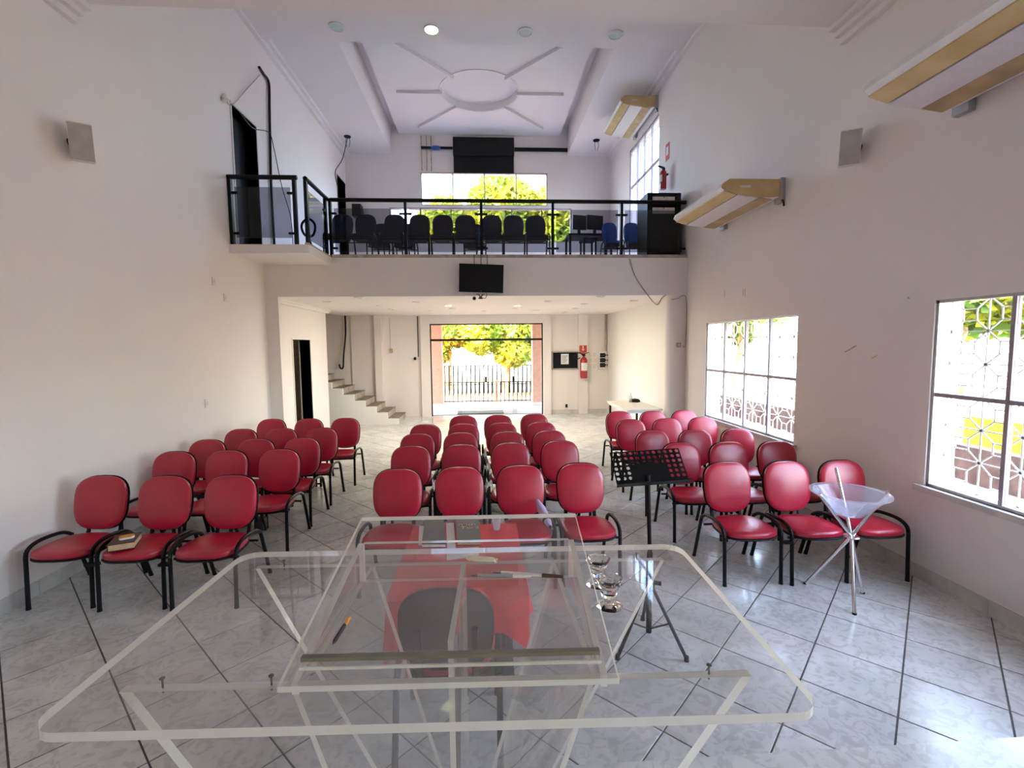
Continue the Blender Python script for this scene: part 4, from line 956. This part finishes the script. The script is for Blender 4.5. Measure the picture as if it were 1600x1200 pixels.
for r in range(rows):
    for k, (x, y) in enumerate(per):
        dirv = Vector((x - cc.x, y - cc.y)); out = Vector((0, 0))
        if abs(x - TX0_) < .01: out.x = -1
        elif abs(x - TX1_) < .01: out.x = 1
        if abs(y - TY0) < .01: out.y = -1
        elif abs(y - TY1) < .01: out.y = 1
        if out.length: out.normalize()
        f = r / (rows - 1); wv = .012 + .016 * math.sin(k * .62) + .009 * math.sin(k * 1.37 + 1)
        cornerness = (abs(dirv.x) / .33) * (abs(dirv.y) / .45)
        drop = (.15 + .16 * cornerness ** 6 + .015 * math.sin(k * .4)) * f
        if y > TY1 - .01: drop *= .6
        vs.append((x + out.x * (wv * f + .004), y + out.y * (wv * f + .004), TZ + .004 - drop))
fs = [tuple(range(np_))]
for r in range(rows - 1):
    for k in range(np_): fs.append((r * np_ + k, r * np_ + (k + 1) % np_, (r + 1) * np_ + (k + 1) % np_, (r + 1) * np_ + k))
cl.add(vs, fs)
tag(cl.build('red_tablecloth', 'cloth', smooth=True), 'bright red cloth draped over the small table', 'tablecloth')
ZT = TZ + .005
def flat_book(name, corners, h, mat, label, page='pages'):
    P = [on_z(x, y, ZT) for x, y in corners]; c_ = sum(P, Vector()) / 4
    root = thing(name, label, 'book', (c_.x, c_.y, ZT)); sh_ = lambda p, s: c_ + (p - c_) * s
    MB().prism([sh_(p, .97) for p in P], lambda p: (p.x, p.y, ZT + .002), lambda p: (p.x, p.y, ZT + h - .002)).build('pages', page, root)
    cv = MB(); cv.prism(P, lambda p: (p.x, p.y, ZT + h - .002), lambda p: (p.x, p.y, ZT + h)); cv.prism(P, lambda p: (p.x, p.y, ZT), lambda p: (p.x, p.y, ZT + .002)); 
    return root, cv.build('cover', mat, root), c_
flat_book('plain_book', [(659, 856), (697, 856), (693, 817), (664, 817)], .022, 'charcoal', 'plain charcoal book at the left on the red cloth', 'paper')
tr, cov, c_ = flat_book('lettered_book', [(714, 852), (752, 852), (748, 816), (712, 816)], .025, 'charcoal', 'charcoal book with pale lettering on the red cloth')
def text_on(txt, x, y, z, size, parent, mat, rx=0.0, name='lettering'):
    cu_ = D.curves.new(name, 'FONT'); cu_.body = txt; cu_.size = size; cu_.align_x = 'CENTER'; cu_.extrude = .0006
    to = D.objects.new(name, cu_); col.objects.link(to); dg = bpy.context.evaluated_depsgraph_get(); me = D.meshes.new_from_object(to.evaluated_get(dg)); D.objects.remove(to)
    me.materials.clear(); me.materials.append(M[mat]); o = D.objects.new(name, me); col.objects.link(o); o.parent = parent
    o.location = Vector((x, y, z)) - wloc(parent); o.rotation_euler = (rx, 0, 0); return o
text_on('\u05d4\u05e8\u05d5\u05ea', c_.x - .01, c_.y + .055, ZT + .0262, .055, tr, 'pages')
text_on('Tor\u00e1', c_.x + .01, c_.y + .005, ZT + .0262, .06, tr, 'pages')
for k, (cs, lab) in enumerate(((((699, 868), (713, 868), (709, 817), (697, 817)), 'narrow white sheet between the two charcoal books'), (((698, 876), (748, 868), (748, 855), (698, 858)), 'white sheet sticking out in front of the books'), (((654, 852), (660, 852), (662, 822), (655, 822)), 'white paper edge at the left end of the red cloth'))):
    P = [on_z(x, y, ZT) for x, y in cs]
    tag(MB().prism(P, lambda p: (p.x, p.y, ZT), lambda p: (p.x, p.y, ZT + .0015)).build('paper_sheet', 'paper'), lab, 'paper', 'papers on the red cloth')
p = on_z(776, 827, ZT); cp = MB()
cp.lathe([(.021, .0), (.023, .002), (.033, .078), (.036, .080), (.034, .080), (.031, .076), (.021, .004), (.001, .004)], (p.x, p.y, ZT), 28)
tag(cp.build('plastic_cup', 'bowl', smooth=True), 'small lilac-white plastic cup at the far edge of the red cloth', 'cup')
ct = thing('plastic_bag', 'black and white plastic bag hanging below the inner left front chair', 'bag', (-.28, 3.78, .30))

MB().tube(smooth_path([(-.40, 3.74, .34), (-.33, 3.72, .365), (-.24, 3.72, .365), (-.14, 3.74, .37)], 5), .016, 8, flat=.6).build('strap', 'black', ct, smooth=True); MB().bar((-.36, 3.71, .342), (-.12, 3.71, .355), .06, .012).build('folded_paper', 'paper', ct)

# ------------------------------------------------------------------ music stand
ms = thing('music_stand', 'black perforated music stand on a tripod beside the centre aisle', 'music stand', (1.02, 2.83, 0))
hub = Vector((1.02, 2.83, 0))
MB().cyl((1.02, 2.83, .08), (1.02, 2.83, .60), .018, None, 12).build('lower_tube', 'black', ms, smooth=True)
MB().cyl((1.02, 2.83, .60), (1.02, 2.88, 1.08), .013, None, 12).build('upper_tube', 'black', ms, smooth=True)
MB().lathe([(.026, .36), (.032, .38), (.032, .43), (.024, .45)], (1.02, 2.83, 0), 16).build('collar', 'black', ms, smooth=True); MB().cyl((1.04, 2.82, .41), (1.085, 2.80, .41), .013, None, 10).build('clamp_knob', 'black', ms)
for fx, fy in ((.783, 2.70), (1.19, 2.652), (1.07, 3.09)):
    lg = MB().tube([(1.02 + (fx - 1.02) * .09, 2.83 + (fy - 2.83) * .09, .38), (fx, fy, .012)], .0105, 8).build('leg', 'black', ms, smooth=True)
    MB().bar((1.02, 2.83, .10), (1.02 + (fx - 1.02) * .55, 2.83 + (fy - 2.83) * .55, .19), .012, .008).build('brace', 'black', lg); MB().lathe([(.016, 0), (.013, .03)], (fx, fy, 0), 10).build('rubber_foot', 'blackplastic', lg)
TL, TR, BR, BL = on_y(951, 708, 3.02), on_y(1053, 701, 3.02), on_y(1085, 752, 2.86), on_y(966, 760, 2.86)
cd = (TL + TR + BR + BL) / 4; ex = ((TR - TL) + (BR - BL)).normalized(); ey = ((TL - BL) + (TR - BR)); ey = (ey - ex * ey.dot(ex)).normalized(); ez = ex.cross(ey)
W2 = ((TR - TL).length + (BR - BL).length) / 4; H2 = ((TL - BL).length + (TR - BR).length) / 4
mm_ = Matrix((ex, ey, ez)).transposed().to_4x4(); mm_.translation = cd
mb = MB(); cols, rws = 12, 7; cw, ch = 2 * W2 / cols, 2 * H2 / rws
for i in range(cols):
    for j in range(rws):
        x0_, y0_ = -W2 + i * cw, -H2 + j * ch; hole = (j >= 1 and not (3 <= i <= 8 and j < 4) and not (j == 6 and False))
        q = [(x0_, y0_), (x0_ + cw, y0_), (x0_ + cw, y0_ + ch), (x0_, y0_ + ch)]
        if not hole:
            for zz, od in ((.0015, 1), (-.0015, -1)): mb.add([mm_ @ Vector((a_, c2, zz)) for a_, c2 in q], [(0, 1, 2, 3)[::od]])
            continue
        ns = 12; ring = []; outer = []; hr = min(cw, ch) * .34
        for k in range(ns):
            a_ = 2 * PI * (k + .5) / ns; ca, sa = math.cos(a_), math.sin(a_); m_ = max(abs(ca), abs(sa))
            ring.append((x0_ + cw / 2 + hr * ca, y0_ + ch / 2 + hr * sa)); outer.append((x0_ + cw / 2 + cw / 2 * ca / m_, y0_ + ch / 2 + ch / 2 * sa / m_))
        for zz in (.0015, -.0015):
            vs = [mm_ @ Vector((a_, c2, zz)) for a_, c2 in outer + ring]; mb.add(vs, [(k, (k + 1) % ns, ns + (k + 1) % ns, ns + k) for k in range(ns)])
            # corner fillers
            crn = [(x0_ + cw, y0_ + ch), (x0_, y0_ + ch), (x0_, y0_), (x0_ + cw, y0_)]
            for n_, kk in enumerate((1, 4, 7, 10)):
                mb.add([mm_ @ Vector((*outer[kk - 0], zz)), mm_ @ Vector((*crn[n_], zz)), mm_ @ Vector((*outer[(kk + 11) % ns], zz))], [(0, 1, 2)])
mb.build('desk_plate', 'black', ms)
mb = MB(); mb.obox(mm_ @ Matrix.Translation((0, -H2, .02)), W2 + .004, .003, .022); mb.build('lip', 'black', ms)
mb = MB(); mb.obox(mm_ @ Matrix.Translation((0, -.03, -.012)), .05, .07, .008); mb.build('desk_bracket', 'black', ms)

# ------------------------------------------------------------------ chrome tripod with clear bowl
ft = thing('baptismal_stand', 'chrome crossed-leg stand holding a clear bowl at the right front', 'bowl stand', (2.62, 3.28, 0))
F1, F2, F3 = Vector((2.562, 3.044, 0)), Vector((2.40, 3.46, 0)), Vector((2.84, 3.306, 0)); F2 = Vector((2.508, 3.48, 0))
bc = (on_z(1267, 779, .79) + on_z(1388, 787, .79)) / 2; br = .245; bc = Vector((on_y(1327, 783, 3.28).x, 3.28, 0)); zr = .79; zb = .63
K = Vector((bc.x + .03, bc.y, .46))
rimpt = lambda deg, z: Vector((bc.x + .262 * math.cos(math.radians(deg)), bc.y + .262 * math.sin(math.radians(deg)), z))
R1, R2, R3 = rimpt(72, .91), rimpt(-12, .815), rimpt(188, .80)
for f, r in ((F1, R1), (F2, R2), (F3, R3)):
    pts = [f + (K - f).normalized() * .008, K + (f - K).normalized() * .02, K + (r - K).normalized() * .02, r]
    lg = MB().tube(pts, .0125, 14).build('leg', 'chrome', ft, smooth=True)
    MB().lathe([(.015, 0), (.014, .012)], (f.x, f.y, 0), 12).build('foot_cap', 'blackplastic', lg)
MB().lathe([(.05, -.006), (.055, 0), (.05, .006)], tuple(K), 20).build('hub_plate', 'chrome', ft, smooth=True)
bowl = thing('clear_bowl', 'clear frosted conical bowl resting in the chrome stand', 'bowl', (bc.x, bc.y, zb))
MB().lathe([(.09, zb), (.105, zb + .006), (br - .01, zr), (br - .014, zr), (.10, zb + .012), (.001, zb + .010)], (bc.x, bc.y, 0), 48).build('wall', 'bowl', bowl, smooth=True)
MB().lathe([(br - .02, zr - .004), (br + .012, zr), (br + .012, zr + .008), (br - .02, zr + .006)], (bc.x, bc.y, 0), 48, cap=False).build('rim', 'bowl', bowl, smooth=True)

# ------------------------------------------------------------------ small things among the chairs
p = on_z(196, 852, .45); root = thing('thick_book', 'thick brown book lying on the middle front chair of the left block', 'book', (p.x, p.y, .452), math.radians(22))
MB().box(-.075, .075, -.10, .10, .004, .046).build('pages', 'pages', root, local=True, bevel=.002); MB().box(-.08, .08, -.105, .105, .046, .050).build('cover', 'brown', root, local=True); MB().box(-.08, .08, -.105, .105, 0, .004).build('cover', 'brown', root, local=True); MB().box(-.08, -.076, -.105, .105, .004, .046).build('spine', 'brown', root, local=True)
bx_ = thing('orange_packet', 'small orange and white packet on top of the thick brown book', 'packet', (p.x + .01, p.y + .005, .503), math.radians(30))
MB().prism(rrect(.045, .032, .02, 5), lambda q: (q[0], q[1], 0), lambda q: (q[0], q[1], .014)).build('body', 'paper', bx_, local=True); MB().prism(rrect(.045, .032, .02, 5), lambda q: (q[0], q[1], .014), lambda q: (q[0], q[1], .016)).build('printed_top', 'orange', bx_, local=True)
um = thing('lilac_umbrella', 'folded lilac umbrella lying on the inner right front chair', 'umbrella', (.50, 3.7, .50))
MB().tube([(.495, 3.57, .500), (.48, 3.65, .520), (.455, 3.80, .56), (.435, 3.90, .595)], [.018, .034, .036, .015], 14).build('folded_canopy', 'lilac', um, smooth=True); MB().tube([(.507, 3.53, .493), (.495, 3.57, .500)], .012, 10).build('handle', 'charcoal', um, smooth=True); MB().tube([(.485, 3.63, .517), (.482, 3.645, .521)], .037, 14).build('strap', 'charcoal', um, smooth=True)
p = on_z(404, 831, 0); bg_ = thing('black_bag', 'small black bag on the floor under the left block', 'bag', (p.x, p.y + .05, 0))
MB().box(p.x - .05, p.x + .05, p.y, p.y + .12, 0, .13).build('body', 'charcoal', bg_, bevel=.02); MB().tube(smooth_path([(p.x - .03, p.y + .06, .13), (p.x - .02, p.y + .06, .19), (p.x + .02, p.y + .06, .19), (p.x + .03, p.y + .06, .13)], 4), .006, 8).build('handle', 'black', bg_, smooth=True)
rb = random.Random(11)
for k, (x, y, z, lab) in enumerate(((.035, 4.72, .50, 'white tulle bow between the second row centre chairs'), (.02, 5.40, .50, 'white tulle bow between the third row centre chairs'), (-.01, 6.05, .50, 'white tulle bow between the fourth row centre chairs'), (-.51, 4.70, .50, 'white tulle bow by the far left chair of the second centre row'))):
    root = thing('tulle_bow', lab, 'bow', (x, y, z - .15), group='white bows tied along the centre aisle')
    MB().lathe([(.004, -.02), (.02, -.01), (.02, .01), (.004, .02)], (x, y, z), 10).build('knot', 'rope', root, smooth=True)
    for j in range(7):
        a_ = rb.uniform(0, 2 * PI); l_ = rb.uniform(.05, .10)
        MB().tube([(x, y, z), (x + math.cos(a_) * l_ * .3, y + math.sin(a_) * l_ * .5, z + rb.uniform(-.03, .06)), (x + math.cos(a_) * l_ * .5, y + math.sin(a_) * l_, z - rb.uniform(.02, .15))], [.006, .016, .004], 6, flat=.4).build('ribbon_loop', 'rope', root, smooth=True)

# ------------------------------------------------------------------ outdoors
struct(MB().box(-60, 90, -30, 110, -.35, -.2), 'ground', 'lawn', 'sunlit ground around the building', 'ground')
struct(MB().box(-6, 6, 13.25, 16.4, -.2, -.02), 'floor_porch', 'concrete', 'pale porch floor beyond the glass entrance', 'porch')
struct(MB().box(XR + .24, 6.6, -4, 13.3, -.2, -.05), 'floor_yard', 'concrete', 'pale paved strip outside the right windows', 'paving')
for x0_, x1_, lab in ((-1.78, -1.30, 'pink porch pillar on the left beyond the entrance'), (1.56, 1.98, 'pink porch pillar on the right beyond the entrance')):
    pt_ = thing('porch_pillar', lab, 'pillar', ((x0_ + x1_) / 2, 15.3, -.02), group='pink porch pillars')
    MB().box(x0_, x1_, 15.1, 15.5, -.02, 2.75).build('shaft', 'pinkpillar', pt_); MB().box(x0_ - .03, x1_ + .03, 15.07, 15.53, -.02, .08).build('plinth', 'skirt', pt_)
struct(MB().box(-6, 6, 13.25, 15.7, 2.75, 2.95), 'ceiling_porch', 'pinkpillar', 'pink porch roof slab beyond the entrance', 'porch roof')
def fence(name, label, x0_, x1_, y, z0_, z1_, sp, r, mat, mids, rail=.03):
    root = thing(name, label, 'fence', ((x0_ + x1_) / 2, y, z0_)); n = int((x1_ - x0_) / sp)
    me = MB().box(-r, r, -r, r, 0, z1_ - z0_).mesh('bar', [M[mat]])
    for k in range(n + 1):
        o = D.objects.new('bar', me); col.objects.link(o); o.parent = root; o.location = Vector((x0_ + k * sp, y, z0_)) - wloc(root)
    for z in mids: MB().box(x0_, x1_, y - rail / 2, y + rail / 2, z - rail / 2, z + rail / 2).build('rail', mat, root)
    return root
r1 = fence('porch_railing', 'dark porch railing with upright bars and one brown post', -1.9, 2.0, 16.2, -.02, .66, .145, .014, 'black', (.66, .02))
MB().box(.40, .47, 16.15, 16.25, -.15, .72).build('post', 'bark', r1)
fence('street_fence', 'dark iron street fence behind the porch', -5.5, 5.5, 21.0, -.2, 1.05, .19, .026, 'black', (1.02, .2))
struct(MB().box(-9, 9, 16.6, 20.8, -.21, -.17), 'flower_bed', 'soil', 'orange soil bed between porch and street fence', 'soil')
def house(name, label, x0_, x1_, y0_, y1_, h, face, wins, wmat):
    root = thing(name, label, 'building', ((x0_ + x1_) / 2, (y0_ + y1_) / 2, -.2))
    MB().box(x0_, x1_, y0_, y1_, -.2, h).build('walls', 'houseextr', root); MB().box(x0_ - .3, x1_ + .3, y0_ - .3, y1_ + .3, h, h + .25).build('roof', 'brickdark', root)
    for u0, u1, za, zb, mt in wins:
        if face == 'y':
            f_ = MB().box(u0, u1, y0_ - .05, y0_, za, zb).build('window', mt, root); MB().box(u0 + .08, u1 - .08, y0_ - .07, y0_ - .05, za + .08, zb - .08).build('pane', wmat, f_)
        else:
            f_ = MB().box(x0_ - .05, x0_, u0, u1, za, zb).build('window', mt, root); MB().box(x0_ - .07, x0_ - .05, u0 + .08, u1 - .08, za + .08, zb - .08).build('pane', wmat, f_)
house('street_house', 'white house behind the street fence', -12, 12, 31, 38, 5.5, 'y', [(-5, -3.6, .8, 2.2, 'teal'), (-1.2, 0, .9, 2.2, 'charcoal'), (2.3, 3.6, .6, 2.6, 'teal'), (6, 7.5, .8, 2.2, 'teal')], 'teal')
house('neighbour_house', 'white and yellow house seen through the right windows', 17, 24, 4, 40, 7.0, 'x', [(8, 9.6, .9, 2.4, 'teal'), (12.5, 14, .9, 2.4, 'teal'), (17.5, 19, .9, 2.4, 'teal'), (24.2, 27.2, 1.7, 4.2, 'yellowwall'), (30, 32, 1, 3, 'teal')], 'teal')
struct(MB().box(9.2, 9.4, -6, 12, -.2, .46), 'wall_yellow', 'yellowwall', 'low yellow wall across the street on the right', 'wall')
bw_ = MB().box(6.6, 6.8, -6, 20, -.2, .45)
struct(bw_, 'wall_garden', 'brickdark', 'dark brown garden wall outside the right windows', 'wall')
def tree(name, label, x, y, trunk_h, blobs, mats, seed, tr=.16, n=1500, size=.16):
    root = thing(name, label, 'tree', (x, y, -.2), group='trees around the building'); rt_ = random.Random(seed)
    top = Vector((x + rt_.uniform(-.2, .2), y, trunk_h))
    MB().tube(smooth_path([(x, y, -.2), (x + .05, y, trunk_h * .5), top], 4), [tr * (1 - .04 * k) for k in range(9)], 10).build('trunk', 'bark', root, smooth=True)
    for (cx, cy, cz, rx, ry, rz) in blobs[:4]: MB().tube([top - Vector((0, 0, .2)), Vector((x + cx * .5, y + cy * .5, (trunk_h + cz) / 2)), Vector((x + cx, y + cy, cz))], [tr * .5, tr * .3, tr * .12], 8).build('branch', 'bark', root, smooth=True)
    for mi, mt in enumerate(mats):
        mb = MB()
        for (cx, cy, cz, rx, ry, rz) in blobs:
            for k in range(int(n / len(blobs) / len(mats) * (1 if mi == 0 else .8))):
                while True:
                    u = Vector((rt_.uniform(-1, 1), rt_.uniform(-1, 1), rt_.uniform(-1, 1)))
                    if .35 < u.length < 1: break
                c_ = Vector((x + cx + u.x * rx, y + cy + u.y * ry, cz + u.z * rz)); s_ = size * rt_.uniform(.6, 1.3)
                a_ = Vector((rt_.gauss(0, 1), rt_.gauss(0, 1), rt_.gauss(0, 1))).normalized(); b2 = a_.orthogonal().normalized()
                mb.add([c_ - a_ * s_, c_ + b2 * s_ * .45, c_ + a_ * s_, c_ - b2 * s_ * .45], [(0, 1, 2, 3)])
        mb.build('foliage', mt, root)
tree('yard_tree', 'orange-barked tree with yellow-green crown outside the near right window', 8.3, 7.9, 2.1, [(0, 0, 3.2, 1.7, 1.9, 1.2), (.9, 1.6, 2.5, 1.0, 1.2, .7), (-.4, -1.4, 2.7, 1.0, 1.2, .8)], ['leaf_sun', 'leaf_green'], 1, .14, 4200)
tree('yard_tree', 'leafy green tree outside the far right window', 8.3, 15.2, 2.0, [(0, 0, 3.2, 1.5, 1.8, 1.2), (.5, 1.2, 2.5, 1.0, 1.2, .7)], ['leaf_green', 'leaf_sun'], 2, .13, 4200)
tree('street_tree', 'yellow-green tree in the middle behind the porch railing', .9, 19.2, 2.0, [(0, 0, 3.2, 1.5, 1.2, 1.2), (-.9, .2, 2.3, 1.0, .9, .8), (.3, 0, 1.6, .8, .7, .6)], ['leaf_sun', 'leaf_yellow'], 3, .11, 4200, .13)
tree('street_tree', 'green tree on the left behind the porch railing', -2.2, 19.8, 2.2, [(0, 0, 3.5, 1.7, 1.3, 1.2), (.9, 0, 2.3, .9, .9, .5), (-.1, 0, 1.6, 1.0, .8, .55)], ['leaf_green', 'leaf_yellow', 'leaf_orange'], 4, .12, 4200, .13)
tree('street_tree', 'dark green tree on the right behind the porch railing', 2.9, 19.9, 2.0, [(0, 0, 3.1, 1.5, 1.3, 1.2), (-.8, 0, 2.3, .8, .8, .6), (-.4, 0, 1.4, .6, .6, .4)], ['leaf_green', 'leaf_green'], 5, .12, 3600, .13)
for k, (x, y, z, rx, rz) in enumerate(((-1.7, 22.6, 6.5, 1.5, 2.2), (1.0, 22.4, 7.5, 1.8, 2.3), (3.7, 22.6, 7.3, 1.7, 2.3), (6.4, 24.5, 7.4, 2.0, 2.4))):
    tree('tall_tree', 'tall yellow-green tree seen through the balcony windows, %s from the left' % ['first', 'second', 'third', 'fourth'][k], x, y, 4.2, [(0, 0, z, rx, 1.5, rz), (.2, 0, z - 1.6, rx, 1.3, 1.5)], ['leaf_sun', 'leaf_yellow'], 20 + k, .2, 11000, .2)
# coil of cable hanging at the walkway rail
c0 = on_y(482, 356, 7.5); cr_ = MB()
ring = [Vector((c0.x + .10 * math.cos(2 * PI * k / 24), 7.5 + .01 * math.sin(k), c0.z + .13 * math.sin(2 * PI * k / 24))) for k in range(24)]
cr_.tube(ring, .018, 8, closed=True); cr_.tube(smooth_path([ring[18], ring[18] + Vector((.03, .0, -.10)), Vector((c0.x + .06, 7.52, ZB + .02))], 4), .012, 8)
tag(cr_.build('cable_coil', 'black', smooth=True), 'coil of black cable behind the walkway glass', 'cable coil')

# scuffs and old fixing marks on the right wall
wr = D.objects['wall_right']
for (xa, ya, xb, yb) in ((1326, 547, 1338, 540), (1320, 550, 1326, 547), (1362, 560, 1371, 555), (1418, 465, 1421, 466), (1132, 451, 1132, 464), (1161, 452, 1161, 462), (1164, 451, 1164, 464)):
    MB().bar(on_x(xa, ya, XR - .001), on_x(xb, yb, XR - .001), .012, .002, (1, 0, 0)).build('scuff_mark', 'pipe', wr)
